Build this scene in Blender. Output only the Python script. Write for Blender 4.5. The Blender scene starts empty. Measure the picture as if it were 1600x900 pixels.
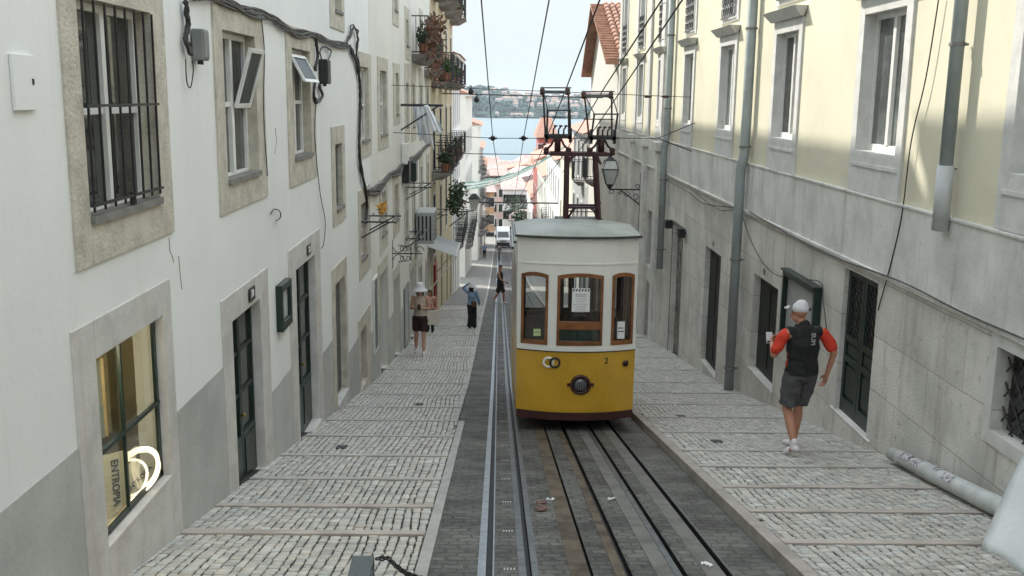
import bpy, bmesh, math, random
from mathutils import Vector, Matrix
import numpy as np
rnd = random.Random(7)
R = math.radians
S = bpy.context.scene
COL = S.collection

# ------------------------------------------------------------------ camera
CAM_H, FPX = 1.965, 1550.0
YAW, PITCH, ROLL = R(0.81), R(10.95), R(0.7)
fw = Vector((math.sin(YAW)*math.cos(PITCH), math.cos(YAW)*math.cos(PITCH), -math.sin(PITCH)))
r0 = Vector((math.cos(YAW), -math.sin(YAW), 0)); u0 = r0.cross(fw)
rt = r0*math.cos(ROLL) + u0*math.sin(ROLL); up = -r0*math.sin(ROLL) + u0*math.cos(ROLL)
C0 = Vector((0, 0, CAM_H))
cd = bpy.data.cameras.new('camera'); cam = bpy.data.objects.new('camera', cd); COL.objects.link(cam)
M = Matrix((rt, up, -fw)).transposed().to_4x4(); M.translation = C0
cam.matrix_world = M
cd.sensor_width = 36; cd.lens = FPX/1600*36; cd.clip_start = 0.05; cd.clip_end = 30000
S.camera = cam

# ------------------------------------------------------------------ light
SUN_AZ = Vector((-1.0, 1.3, 0)).normalized()      # towards the sun, ahead on the left
SUN_EL = R(42)
w = bpy.data.worlds.new('World'); S.world = w; w.use_nodes = True
nt = w.node_tree; bg = nt.nodes['Background']
sky = nt.nodes.new('ShaderNodeTexSky'); sky.sky_type = 'NISHITA'; sky.sun_disc = False
sky.sun_elevation = SUN_EL; sky.sun_rotation = math.atan2(SUN_AZ.x, SUN_AZ.y)
sky.dust_density = 0.6; sky.air_density = 1.0; sky.ozone_density = 1.0
mixs = nt.nodes.new('ShaderNodeMix'); mixs.data_type = 'RGBA'; mixs.inputs[0].default_value = .45     # thin high haze whitens the blue
mixs.inputs[7].default_value = (7.0, 7.2, 6.7, 1)
nt.links.new(sky.outputs[0], mixs.inputs[6])
tcw = nt.nodes.new('ShaderNodeTexCoord'); sp = nt.nodes.new('ShaderNodeSeparateXYZ'); nt.links.new(tcw.outputs['Generated'], sp.inputs[0])
mrw = nt.nodes.new('ShaderNodeMapRange'); mrw.interpolation_type = 'SMOOTHSTEP'; mrw.inputs[1].default_value = .10; mrw.inputs[2].default_value = .34; nt.links.new(sp.outputs[2], mrw.inputs[0])
low = nt.nodes.new('ShaderNodeMapRange'); low.inputs[1].default_value = 0; low.inputs[2].default_value = .12; nt.links.new(sp.outputs[2], low.inputs[0])
lowc = nt.nodes.new('ShaderNodeMix'); lowc.data_type = 'RGBA'; nt.links.new(low.outputs[0], lowc.inputs[0]); lowc.inputs[6].default_value = (1.60, 1.80, 1.88, 1); lowc.inputs[7].default_value = (1.80, 1.96, 2.02, 1)   # dull haze low over the river
mixh = nt.nodes.new('ShaderNodeMix'); mixh.data_type = 'RGBA'; nt.links.new(mrw.outputs[0], mixh.inputs[0]); nt.links.new(lowc.outputs[2], mixh.inputs[6]); nt.links.new(mixs.outputs[2], mixh.inputs[7])
nt.links.new(mixh.outputs[2], bg.inputs[0]); bg.inputs[1].default_value = 0.15
sl = bpy.data.lights.new('sun', 'SUN'); sl.energy = 2.0; sl.angle = R(0.6); sl.color = (1, .95, .87)
so = bpy.data.objects.new('sun', sl); COL.objects.link(so)
sdir = Vector((SUN_AZ.x*math.cos(SUN_EL), SUN_AZ.y*math.cos(SUN_EL), math.sin(SUN_EL)))
so.rotation_euler = sdir.to_track_quat('Z', 'Y').to_euler(); so.location = (0, 0, 60)
S.view_settings.view_transform = 'Standard'; S.view_settings.look = 'None'
S.view_settings.gamma = 1; S.view_settings.use_curve_mapping = False
S.view_settings.exposure = 1.75

# ------------------------------------------------------------------ measuring helpers (photo direction -> point on a real surface)
def ray(px, py):
    return fw*FPX + rt*(px-800) - up*(py-450)
def onX(px, py, X):
    d = ray(px, py); t = X/d.x; return C0 + d*t
def onY(px, py, Y):
    d = ray(px, py); t = Y/d.y; return C0 + d*t
PROF = [(-20, 3.804), (0, 0), (18.5, -3.52), (63, -10.07), (200, -26.1), (700, -56.0), (800, -62.0), (2650, -62.0), (2900, -57.0), (9000, -57)]
def gz(y):
    for (a, za), (b, zb) in zip(PROF, PROF[1:]):
        if y <= b: return za + (zb-za)*(y-a)/(b-a)
    return PROF[-1][1]
def onG(px, py, off=0.0):
    d = ray(px, py); t = 0.0
    lo, hi = 0.001, 1.0
    f = lambda k: (C0+d*k).z - gz((C0+d*k).y) - off
    while f(hi) > 0 and hi < 50: hi *= 1.15
    for _ in range(50):
        m = (lo+hi)/2
        if f(m) > 0: lo = m
        else: hi = m
    return C0 + d*lo
XL, XR = -2.40, 4.28

# ------------------------------------------------------------------ materials
def nodes(m):
    m.use_nodes = True; return m.node_tree, m.node_tree.nodes, m.node_tree.links
def c4(c): return (c[0], c[1], c[2], 1)
MATS = {}
def mat(name, col, rough=.8, var=.12, scale=2.5, bump=.15, bscale=60, streak=0, scol=None, metal=0, spec=.4, brick=None, attr=False, coat=0, spots=0, spcol=(.2,.19,.17)):
    if name in MATS: return MATS[name]
    m = bpy.data.materials.new(name); t, N, L = nodes(m); b = N['Principled BSDF']
    b.inputs['Roughness'].default_value = rough; b.inputs['Metallic'].default_value = metal
    b.inputs['Specular IOR Level'].default_value = spec
    if coat: b.inputs['Coat Weight'].default_value = coat; b.inputs['Coat Roughness'].default_value = .15
    geo = N.new('ShaderNodeNewGeometry')
    def noise(sc, det=5, mp=None, rough_=.6):
        n = N.new('ShaderNodeTexNoise'); n.inputs['Scale'].default_value = sc; n.inputs['Detail'].default_value = det
        n.inputs['Roughness'].default_value = rough_
        if mp:
            v = N.new('ShaderNodeVectorMath'); v.operation = 'MULTIPLY'; v.inputs[1].default_value = mp
            L.new(geo.outputs['Position'], v.inputs[0]); L.new(v.outputs[0], n.inputs['Vector'])
        else: L.new(geo.outputs['Position'], n.inputs['Vector'])
        return n.outputs['Fac']
    def ramp(src, a, bb):
        r = N.new('ShaderNodeMapRange'); r.inputs[1].default_value = a; r.inputs[2].default_value = bb; r.interpolation_type = 'SMOOTHSTEP'
        L.new(src, r.inputs[0]); return r.outputs[0]
    def mix(f, a, bb, k=1.0, typ='MIX'):
        x = N.new('ShaderNodeMix'); x.data_type = 'RGBA'; x.blend_type = typ
        if k != 1.0:
            mm = N.new('ShaderNodeMath'); mm.operation = 'MULTIPLY'; mm.inputs[1].default_value = k; L.new(f, mm.inputs[0]); f = mm.outputs[0]
        if hasattr(f, 'is_linked'): L.new(f, x.inputs[0])
        else: x.inputs[0].default_value = f
        for i, s in ((6, a), (7, bb)):
            if hasattr(s, 'is_linked'): L.new(s, x.inputs[i])
            else: x.inputs[i].default_value = c4(s)
        return x.outputs[2]
    base = tuple(col)
    dark = tuple(c*(1-var*2) for c in base)
    out = mix(ramp(noise(scale), .35, .7), base, dark)
    hb = None
    if brick:
        sep = N.new('ShaderNodeSeparateXYZ'); L.new(geo.outputs['Position'], sep.inputs[0])
        cmb = N.new('ShaderNodeCombineXYZ')
        ax = brick.get('axes', 'YZ')
        L.new(sep.outputs[ax[0]], cmb.inputs[0]); L.new(sep.outputs[ax[1]], cmb.inputs[1])
        nn = N.new('ShaderNodeTexNoise'); nn.inputs['Scale'].default_value = brick.get('ws', 2)
        L.new(geo.outputs['Position'], nn.inputs['Vector'])
        ad = N.new('ShaderNodeVectorMath'); ad.operation = 'MULTIPLY_ADD'; ad.inputs[1].default_value = (brick.get('warp', .02),)*3
        L.new(nn.outputs['Color'], ad.inputs[0]); L.new(cmb.outputs[0], ad.inputs[2])
        bt = N.new('ShaderNodeTexBrick'); bt.inputs['Scale'].default_value = 1
        bt.inputs['Brick Width'].default_value = brick['w']; bt.inputs['Row Height'].default_value = brick['h']
        bt.inputs['Mortar Size'].default_value = brick.get('m', .006); bt.inputs['Mortar Smooth'].default_value = .3
        bt.inputs['Color1'].default_value = (1, 1, 1, 1); v2 = brick.get('v', .85); bt.inputs['Color2'].default_value = (v2, v2, v2, 1)
        bt.inputs['Mortar'].default_value = c4(brick.get('mc', (.45, .43, .4)))
        bt.offset = brick.get('off', .5); L.new(ad.outputs[0], bt.inputs['Vector'])
        out = mix(1.0, out, bt.outputs['Color'], 1.0, 'MULTIPLY'); hb = bt.outputs['Fac']
    if streak:
        out = mix(ramp(noise(1.0, 6, (5.0, 5.0, .55), .7), .5, .78), out, scol or tuple(c*.45 for c in base), streak)
    if spots:
        out = mix(ramp(noise(9.0, 8, None, .75), .56, .66), out, spcol, spots)
    if attr:
        at = N.new('ShaderNodeAttribute'); at.attribute_name = 'tint'
        out = mix(1.0, out, at.outputs['Color'], 1.0, 'MULTIPLY')
    L.new(out, b.inputs['Base Color'])
    if bump:
        bp = N.new('ShaderNodeBump'); bp.inputs['Strength'].default_value = bump; bp.inputs['Distance'].default_value = .02
        src = noise(bscale, 4)
        if hb is not None:
            mm = N.new('ShaderNodeMath'); mm.operation = 'MULTIPLY_ADD'; mm.inputs[1].default_value = -1.5; L.new(hb, mm.inputs[0]); L.new(src, mm.inputs[2]); src = mm.outputs[0]
        L.new(src, bp.inputs['Height']); L.new(bp.outputs[0], b.inputs['Normal'])
    MATS[name] = m; return m
def glass_mat(name, col=(.03, .035, .035), rough=.06, var=.0):
    m = mat(name, col, rough, .35, 1.2, 0, spec=.9, streak=0); return m
def clear_glass(name, amt=.12):
    if name in MATS: return MATS[name]
    m = bpy.data.materials.new(name); t, N, L = nodes(m)
    N.remove(N['Principled BSDF']); o = N['Material Output']
    a = N.new('ShaderNodeBsdfTransparent'); a.inputs[0].default_value = (.82, .86, .85, 1)
    g = N.new('ShaderNodeBsdfGlossy'); g.inputs['Roughness'].default_value = .03
    fr = N.new('ShaderNodeLayerWeight'); fr.inputs[0].default_value = .5; pw = N.new('ShaderNodeMath'); pw.operation = 'POWER'; pw.inputs[1].default_value = 5; L.new(fr.outputs['Facing'], pw.inputs[0])
    ad = N.new('ShaderNodeMath'); ad.operation = 'ADD'; ad.inputs[1].default_value = amt*.5+.04; L.new(pw.outputs[0], ad.inputs[0])
    mx = N.new('ShaderNodeMixShader'); L.new(ad.outputs[0], mx.inputs[0]); L.new(a.outputs[0], mx.inputs[1]); L.new(g.outputs[0], mx.inputs[2])
    L.new(mx.outputs[0], o.inputs[0]); MATS[name] = m; return m
def emit_mat(name, col, s):
    m = bpy.data.materials.new(name); t, N, L = nodes(m); b = N['Principled BSDF']
    b.inputs['Base Color'].default_value = c4(col); b.inputs['Emission Color'].default_value = c4(col); b.inputs['Emission Strength'].default_value = s
    MATS[name] = m; return m

white = mat('white_plaster', (.75, .755, .735), .85, .035, .6, .12, 22, streak=.28, scol=(.52, .52, .48))
white2 = mat('warm_white_plaster', (.68, .67, .61), .85, .04, .8, .12, 35, streak=.25, scol=(.45, .43, .36))
dado = mat('grey_dado_paint', (.44, .445, .42), .8, .09, 1.5, .3, 18, streak=.45, scol=(.32, .31, .28))
yellow = mat('yellow_plaster', (.66, .625, .475), .85, .05, .9, .1, 35, streak=.16, scol=(.5, .47, .33))
yellow2 = mat('ochre_plaster', (.50, .43, .28), .85, .08, .9, .1, 35, streak=.35, scol=(.32, .27, .17))
stoneL = mat('lichen_limestone', (.56, .525, .44), .9, .14, 5, .7, 40, streak=.3, scol=(.38, .34, .26), spots=.65, spcol=(.34, .31, .25))
stoneC = mat('clean_limestone', (.56, .545, .51), .8, .10, 4, .3, 50, streak=.6, scol=(.43, .35, .30), spots=.3, spcol=(.42, .38, .33))
stoneW = mat('pale_window_stone', (.62, .615, .58), .8, .08, 5, .2, 50, streak=.22, scol=(.42, .41, .37))
stoneB = mat('stone_block_cladding', (.70, .68, .62), .8, .14, 1.1, .4, 45, streak=.85, scol=(.29, .27, .22), spots=.7, spcol=(.33, .31, .26),
             brick=dict(w=1.45, h=.62, m=.006, v=.86, mc=(.55, .52, .47), ws=1.5, warp=.03))
stoneBand = mat('stone_band', (.68, .67, .62), .8, .12, 1.5, .3, 45, streak=.75, scol=(.25, .235, .2), spots=.3, spcol=(.27, .26, .23))
stoneDark = mat('weathered_sill_stone', (.22, .21, .19), .85, .15, 6, .4, 50)
frameW = mat('white_window_paint', (.72, .72, .68), .5, .06, 8, .05, 80, streak=.15)
frameG = mat('dark_green_paint', (.012, .028, .022), .35, .1, 5, .05, 60, spec=.5)
frameGrey = mat('grey_green_paint', (.16, .18, .16), .5, .1, 5, .1, 60, streak=.3)
iron = mat('black_iron', (.02, .02, .02), .5, .1, 10, .1, 80)
pane = glass_mat('window_glass', (.045, .05, .045))
paneD = glass_mat('dark_glass', (.012, .014, .013), .1)
paneP = glass_mat('pale_curtained_glass', (.19, .21, .20), .1)
dark = mat('dark_interior', (.012, .012, .012), .9, .1, 5, 0)
cable = mat('black_cable', (.025, .024, .022), .6, .1, 20, .1, 90)
cableG = mat('dusty_grey_cable', (.11, .105, .095), .8, .2, 20, .3, 90)
pipeM = mat('grey_green_pipe', (.31, .345, .335), .5, .1, 3, .1, 40, streak=.3)
pipeW = mat('pale_pipe_sleeve', (.50, .51, .50), .6, .1, 3, .1, 40, streak=.25)
tile = mat('clay_roof_tile', (.40, .22, .155), .85, .2, 3, .5, 20, spots=.6, spcol=(.25, .16, .12))
tileP = mat('pale_clay_roof', (.42, .31, .275), .85, .15, 1, .2, 6)
pink = mat('pink_plaster', (.62, .42, .36), .85, .08, 1, .1, 35, streak=.2)
redp = mat('red_plaster', (.42, .12, .10), .85, .08, 1, .1, 35, streak=.2)
greyp = mat('grey_plaster', (.36, .37, .36), .85, .08, 1, .1, 35, streak=.2)
leaf = mat('leaf_green', (.07, .12, .03), .6, .3, 8, 0)
leafD = mat('leaf_dark_green', (.03, .06, .02), .6, .3, 8, 0)
leafR = mat('dry_red_leaf', (.13, .06, .03), .7, .3, 8, 0)
terra = mat('terracotta_pot', (.33, .14, .08), .8, .1, 8, .1)
cloth = mat('white_cloth', (.80, .82, .84), .9, .04, 6, .2, 120)

# ------------------------------------------------------------------ mesh builder
class MB:
    def __init__(s): s.v = []; s.f = []
    def add(s, vs, fs):
        n = len(s.v); s.v += [tuple(v) for v in vs]; s.f += [tuple(i+n for i in f) for f in fs]; return s
    def box(s, x0, x1, y0, y1, z0, z1):
        x0, x1 = sorted((x0, x1)); y0, y1 = sorted((y0, y1)); z0, z1 = sorted((z0, z1))
        return s.add([(x0,y0,z0),(x1,y0,z0),(x1,y1,z0),(x0,y1,z0),(x0,y0,z1),(x1,y0,z1),(x1,y1,z1),(x0,y1,z1)],
                     [(0,3,2,1),(4,5,6,7),(0,1,5,4),(1,2,6,5),(2,3,7,6),(3,0,4,7)])
    def quad(s, *p): return s.add(p, [tuple(range(len(p)))])
    def hexa(s, b, t):
        n = len(b); return s.add(list(b)+list(t), [tuple(reversed(range(n))), tuple(range(n, 2*n))] + [(i, (i+1) % n, n+(i+1) % n, n+i) for i in range(n)])
    def tube(s, pts, r, n=8, cap=True, rs=None):
        pts = [Vector(p) for p in pts]; ring = []; vs = []; fs = []
        prev = None
        for i, p in enumerate(pts):
            d = (pts[min(i+1, len(pts)-1)] - pts[max(i-1, 0)])
            if d.length < 1e-9: d = Vector((0, 0, 1))
            d.normalize()
            a = prev if prev is not None else (Vector((0, 0, 1)) if abs(d.z) < .9 else Vector((1, 0, 0)))
            u = (a - d*a.dot(d))
            if u.length < 1e-6: u = d.orthogonal()
            u.normalize(); v = d.cross(u); prev = u
            rr = rs[i] if rs else r
            for k in range(n):
                an = 2*math.pi*k/n; vs.append(p + u*math.cos(an)*rr + v*math.sin(an)*rr)
        for i in range(len(pts)-1):
            for k in range(n):
                k2 = (k+1) % n; fs.append((i*n+k, i*n+k2, (i+1)*n+k2, (i+1)*n+k))
        if cap: fs += [tuple(reversed(range(n))), tuple(range((len(pts)-1)*n, len(pts)*n))]
        return s.add(vs, fs)
    def lathe(s, prof, c=(0, 0, 0), n=16, axis='Z'):
        vs = []; fs = []; c = Vector(c)
        for r, h in prof:
            for k in range(n):
                a = 2*math.pi*k/n; x, y = r*math.cos(a), r*math.sin(a)
                v = {'Z': (x, y, h), 'Y': (x, h, y), 'X': (h, x, y)}[axis]
                vs.append(c+Vector(v))
        for i in range(len(prof)-1):
            for k in range(n): fs.append((i*n+k, i*n+(k+1) % n, (i+1)*n+(k+1) % n, (i+1)*n+k))
        fs += [tuple(range(n)), tuple(range((len(prof)-1)*n, len(prof)*n))]
        return s.add(vs, fs)
    def cap(s, p0, p1, ra, rb, n=10, flat=(1, 1)):   # tapered capsule
        p0, p1 = Vector(p0), Vector(p1); d = p1-p0; L = d.length; d = d.normalized() if L > 1e-6 else Vector((0, 0, 1))
        pts = []; rs = []
        for k in range(5): a = math.pi/2*k/4; pts.append(p0 - d*ra*math.cos(a)); rs.append(max(ra*math.sin(a), 1e-4))
        for k in range(5): a = math.pi/2*(4-k)/4; pts.append(p1 + d*rb*math.cos(a)); rs.append(max(rb*math.sin(a), 1e-4))
        return s.tube(pts, 1, n, True, rs)
    def ell(s, c, r, n=12, m=8):
        c = Vector(c); prof = []
        vs = []; fs = []
        for i in range(m+1):
            a = math.pi*i/m; rr = max(math.sin(a), 1e-3)
            for k in range(n):
                b = 2*math.pi*k/n; vs.append((c.x+r[0]*rr*math.cos(b), c.y+r[1]*rr*math.sin(b), c.z - r[2]*math.cos(a)))
        for i in range(m):
            for k in range(n): fs.append((i*n+k, i*n+(k+1) % n, (i+1)*n+(k+1) % n, (i+1)*n+k))
        fs += [tuple(reversed(range(n))), tuple(range(m*n, (m+1)*n))]
        return s.add(vs, fs)
    def build(s, name, m, parent=None, smooth=False, bevel=0, loc=None):
        me = bpy.data.meshes.new(name)
        if parent is not None: o0 = Vector(parent['_o'])
        elif loc is not None: o0 = Vector(loc)
        else: o0 = Vector((0, 0, 0))
        me.from_pydata([(v[0]-o0.x, v[1]-o0.y, v[2]-o0.z) for v in s.v], [], s.f); me.update()
        if smooth:
            me.polygons.foreach_set('use_smooth', [True]*len(me.polygons))
        me.materials.append(m)
        o = bpy.data.objects.new(name, me); COL.objects.link(o)
        if parent is None: o.location = o0; o['_o'] = tuple(o0)
        else: o.parent = parent; o['_o'] = tuple(o0)
        if bevel:
            b = o.modifiers.new('bevel', 'BEVEL'); b.width = bevel; b.segments = 2; b.limit_method = 'ANGLE'
        return o
def thing(name, label, cat, loc, group=None, rz=0):
    o = bpy.data.objects.new(name, None); COL.objects.link(o); o.location = loc; o['_o'] = tuple(loc)
    o.empty_display_size = .1
    return tag(o, label, cat, group)
def tag(o, label=None, cat=None, group=None, kind=None):
    if label: o['label'] = label
    if cat: o['category'] = cat
    if group: o['group'] = group
    if kind: o['kind'] = kind
    return o
def struct(o): o['kind'] = 'structure'; return o
def font_mesh(txt, size, depth=.002, bold=False):
    cu = bpy.data.curves.new('t', 'FONT'); cu.body = txt; cu.size = size; cu.extrude = depth; cu.align_x = 'CENTER'; cu.align_y = 'CENTER'
    if bold: cu.offset = size*.02
    cu.resolution_u = 3
    ob = bpy.data.objects.new('t', cu); COL.objects.link(ob); bpy.context.view_layer.update()
    me = bpy.data.meshes.new_from_object(ob.evaluated_get(bpy.context.evaluated_depsgraph_get()))
    vs = [v.co.copy() for v in me.vertices]; fs = [tuple(p.vertices) for p in me.polygons]
    bpy.data.objects.remove(ob); bpy.data.curves.remove(cu); bpy.data.meshes.remove(me)
    return vs, fs
def text(mb, txt, size, o, ux, uy, depth=.002, bold=False):
    vs, fs = font_mesh(txt, size, depth, bold); ux = Vector(ux).normalized(); uy = Vector(uy).normalized(); n = ux.cross(uy); o = Vector(o)
    mb.add([o+ux*v.x+uy*v.y+n*v.z for v in vs], fs); return mb
def copy_tree(o, parent=None):
    c = o.copy(); COL.objects.link(c); c.parent = parent
    for ch in o.children: copy_tree(ch, c)
    return c

# ------------------------------------------------------------------ ground, road, rails
terrainM = mat('terrain_earth', (.16, .14, .11), .95, .2, .05, .3, 3)
mb = MB(); ys = [p[0] for p in PROF if p[0] <= 2900] ; ys = [-40]+ys[1:] ; xs = [-3000, -300, -40, -6, 8, 40, 300, 3000]
gr = [[(x, y, (gz(y) if y > -20 else 7.6) - .35) for x in xs] for y in [-40]+[p[0] for p in PROF[1:]]]
for i in range(len(gr)-1):
    for k in range(len(xs)-1): mb.quad(gr[i][k], gr[i][k+1], gr[i+1][k+1], gr[i+1][k])
struct(mb.build('ground', terrainM))

sett = mat('dark_setts', (.165, .163, .148), .75, .28, 2.2, 1.0, 25, spots=.6, spcol=(.085, .083, .073),
           brick=dict(axes='XY', w=.15, h=.10, m=.010, v=.70, mc=(.60, .58, .54), ws=6, warp=.10), spec=.35)
groove = mat('groove_shade', (.018, .016, .014), .6, .2, 6, .2)  # near-black colour stands in for the shade down in the slots
rustc = mat('rusty_concrete_edge', (.13, .10, .07), .85, .3, 4, .5, 30, streak=0, spots=.5, spcol=(.07, .05, .035))
conc = mat('concrete_lip', (.17, .165, .15), .8, .2, 4, .4, 40)
steel = mat('polished_rail_steel', (.25, .275, .29), .45, .15, 12, .05, 60, metal=.45, spec=.5)
steelG = mat('dull_rail_steel', (.13, .14, .14), .5, .25, 10, .1, 60, metal=.4, spec=.4)
kerbM = mat('kerb_stone', (.38, .37, .345), .8, .12, 4, .3, 40, spots=.2)
kerbR = mat('pinkish_kerb_stone', (.36, .325, .29), .85, .15, 4, .3, 40, spots=.3)
YB = [-12, 0, 18.5, 40, 63, 100, 150, 230]
def extr(prof, ys=YB, closed=False):
    mb = MB(); n = len(prof)
    for i, y in enumerate(ys):
        for (x, z) in prof: mb.v.append((x, y, gz(y)+z))
    rng = range(n) if closed else range(n-1)
    for i in range(len(ys)-1):
        for k in rng: mb.f.append((i*n+k, i*n+(k+1) % n, (i+1)*n+(k+1) % n, (i+1)*n+k))
    return mb
# the roadway with its grooves: one sheet
grooves = [(-.065, -.022), (.207, .243), (.632, .655), (.872, .915), (1.247, 1.285), (1.54, 1.582)]
prof = [(-.56, 0)]
for a, b in grooves: prof += [(a, 0), (a+.001, -.055), (b-.001, -.055), (b, 0)]
prof += [(1.96, 0), (1.97, -.1)]
road = extr(prof).build('roadway', sett); road.data.materials.append(groove)
for p in road.data.polygons:
    zc = sum(road.data.vertices[v].co.z - gz(road.data.vertices[v].co.y) for v in p.vertices)/4
    if zc < -.005: p.material_index = 1
struct(road)
def strip(a, b, h, name, m, ys=YB):
    return extr([(a, -.03), (a, h), (b, h), (b, -.03)], ys).build(name, m)
RAILG = 'tram rails set into the roadway'
for a, b, m, lb in ((-.122, -.066, steel, 'brightest polished steel rail, leftmost in the setts nearest the left pavement'),
                    (-.021, -.009, steel, 'thin bright steel check strip just right of the leftmost rail'),
                    (.155, .206, steelG, 'dull steel rail on the left of the second groove, beside the tram'),
                    (.244, .290, steelG, 'dull steel rail on the right of the second groove, beside the tram'),
                    (1.20, 1.246, steelG, 'narrow dull rail left of the third groove under the tram'),
                    (1.583, 1.60, steelG, 'rightmost thin rail in the setts near the right kerb')):
    tag(strip(a, b, .006, 'tram_rail', m), lb, 'rail', RAILG)
tag(strip(.50, .631, .004, 'groove_edging', rustc, [-12, 0, 18.5, 40]), 'rusty brown concrete edging of the leftmost groove under the tram', 'edging', 'edgings of the grooves')
tag(strip(.80, .871, .005, 'groove_edging', rustc, [-12, 0, 18.5, 40]), 'narrow brown edging of the middle cable slot under the tram', 'edging', 'edgings of the grooves')
tag(strip(1.41, 1.539, .005, 'groove_edging', conc, [-12, 0, 18.5, 40]), 'grey concrete edging of the rightmost groove near the right kerb', 'edging', 'edgings of the grooves')
tag(strip(1.08, 1.197, .004, 'groove_edging', conc, [-12, 0, 18.5, 40]), 'grey concrete edging between the two middle grooves', 'edging', 'edgings of the grooves')
# small slotted marks between the rails (cable pulley covers)
pul = mat('pale_slot_marks', (.45, .47, .46), .6, .1, 5, 0)
mb = MB()
for i in range(26):
    y = 5.2+i*1.02
    for k in range(4):
        x = .055+k*.022; z = gz(y)
        mb.quad((x, y, z+.005), (x+.011, y, z+.005), (x+.011, y+.05, gz(y+.05)+.005), (x, y+.05, gz(y+.05)+.005))
tag(mb.build('slot_mark', pul), 'pale slotted pulley cover marks in rows between the left pair of rails', 'marking', kind='stuff')

# kerbs
yk = onG(728, 660).y
tag(extr([(-.535, -.05), (-.535, .022), (-.45, .022), (-.45, -.05)], [-12, 0, yk]).build('kerb', kerbM), 'flush pale kerb along the left pavement, near piece', 'kerb', 'kerbs')
tag(extr([(-.635, -.05), (-.635, .022), (-.55, .022), (-.55, -.05)], [yk+.01, 18.5, 63, 150]).build('kerb', kerbM), 'flush pale kerb along the left pavement, far piece set back from the rails', 'kerb', 'kerbs')
tag(extr([(1.965, -.1), (1.965, .10), (2.06, .105), (2.06, -.05)], YB[:-1]).build('kerb', kerbR), 'raised pinkish brown kerb along the right pavement', 'kerb', 'kerbs')

# pavements: sheet of joints + individual cubes of limestone set in columns
joint = mat('dark_pavement_joints', (.045, .043, .038), .95, .2, 8, .3)
farpave = mat('far_small_cobbles', (.33, .32, .29), .8, .15, 3, .5, 25, brick=dict(axes='XY', w=.09, h=.085, m=.012, v=.8, mc=(.3, .3, .28), ws=4, warp=.03))
stoneP = mat('limestone_cubes', (.47, .455, .41), .72, .10, 6, .35, 90, attr=True)
def pave(name, x0, x1, off, ysplit=42.0):
    a = extr([(x0, off-.10), (x0, off-.012), (x1, off-.012), (x1, off-.10)], [-12, 0, 18.5, ysplit]).build(name, joint)
    b = extr([(x0, off-.10), (x0, off), (x1, off), (x1, off-.10)], [ysplit, 63, 100, 150, 230]).build(name, farpave)
    struct(a); struct(b)
STRIPS_L = [4.6, 5.9, 7.12, 8.03, 9.2, 10.5, 11.9, 13.3, 14.8, 16.5, 18.4, 20.5, 23, 25.6, 28.4, 31.5, 35, 39]
STRIPS_R = [4.7, 5.7, 6.65, 7.62, 8.58, 9.6, 10.56, 11.9, 13.3, 14.8, 16.4, 18.2, 20.2, 22.4, 24.8, 27.4, 30.4, 34, 38]
def cobbles(name, x0, x1, off, ya, yb, strips, seed, lab):
    r = random.Random(seed); V = []; F = []; T = []
    cw = .072; nx = int(round((x1-x0)/cw)); cw = (x1-x0)/nx
    wav = [(r.uniform(0, 6.3), r.uniform(.5, 2.2), r.uniform(.004, .013)) for _ in range(nx+1)]
    ph = [r.uniform(0, 6.3) for _ in range(3)]
    def xe(k, y):
        if k == 0: return x0+.004
        if k == nx: return x1-.004
        a, f, A = wav[k]; return x0+k*cw + A*math.sin(f*y+a) + .022*math.sin(.9*y+ph[0]+k*.12) + .012*math.sin(2.3*y+ph[1]-k*.2)
    for k in range(nx):
        y = ya + r.uniform(0, .06)
        while y < yb:
            l = r.uniform(.056, .088) if r.random() < .92 else r.uniform(.04, .055)
            hit = [s for s in strips if y+l > s-.075 and y < s+.075]
            if hit:
                if hit[0]-.075-y > .03: l = hit[0]-.075-y
                else: y = hit[0]+.076; continue
            g = .0036 + .0090*r.random()**1.4; gy = r.uniform(.002, .006)
            ex = [xe(k, y)+g*.8, xe(k+1, y)-g*.8, xe(k+1, y+l)-g*.8, xe(k, y+l)+g*.8]
            if ex[1]-ex[0] < .02: y += l; continue
            j = lambda s: r.uniform(-s, s)
            cs = [(ex[0]+j(.004), y+gy+j(.004)), (ex[1]+j(.004), y+gy+j(.004)), (ex[2]+j(.004), y+l-gy+j(.004)), (ex[3]+j(.004), y+l-gy+j(.004))]
            cx = sum(c[0] for c in cs)/4; cy = sum(c[1] for c in cs)/4; h = off + r.uniform(-.004, .004); tx, ty = j(.04), j(.05)
            n = len(V)
            for c in cs: V.append((c[0], c[1], gz(c[1])+off-.013))
            for c in cs:
                q = (cx+(c[0]-cx)*.97, cy+(c[1]-cy)*.97); V.append((q[0], q[1], gz(q[1])+h-.004+(q[0]-cx)*tx+(q[1]-cy)*ty))
            for c in cs:
                q = (cx+(c[0]-cx)*.80, cy+(c[1]-cy)*.80); V.append((q[0], q[1], gz(q[1])+h+(q[0]-cx)*tx+(q[1]-cy)*ty))
            for a in range(4):
                b = (a+1) % 4; F.append((n+a, n+b, n+4+b, n+4+a)); F.append((n+4+a, n+4+b, n+8+b, n+8+a))
            F.append((n+8, n+9, n+10, n+11))
            t = r.gauss(1, .10); t = min(1.35, max(.55, t)); wm = r.uniform(-.04, .04)
            T += [(t*(1+wm), t, t*(1-wm), 1)]*12
            y += l
    me = bpy.data.meshes.new(name); me.from_pydata(V, [], F); me.update()
    at = me.color_attributes.new('tint', 'FLOAT_COLOR', 'POINT'); at.data.foreach_set('color', np.array(T, dtype=np.float32).ravel())
    me.polygons.foreach_set('use_smooth', [True]*len(me.polygons)); me.materials.append(stoneP)
    o = bpy.data.objects.new(name, me); COL.objects.link(o); tag(o, lab, 'paving', kind='stuff')
pave('left_pavement', XL-.3, -.536, .02); pave('right_pavement', 2.061, XR+.3, .10)
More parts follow.
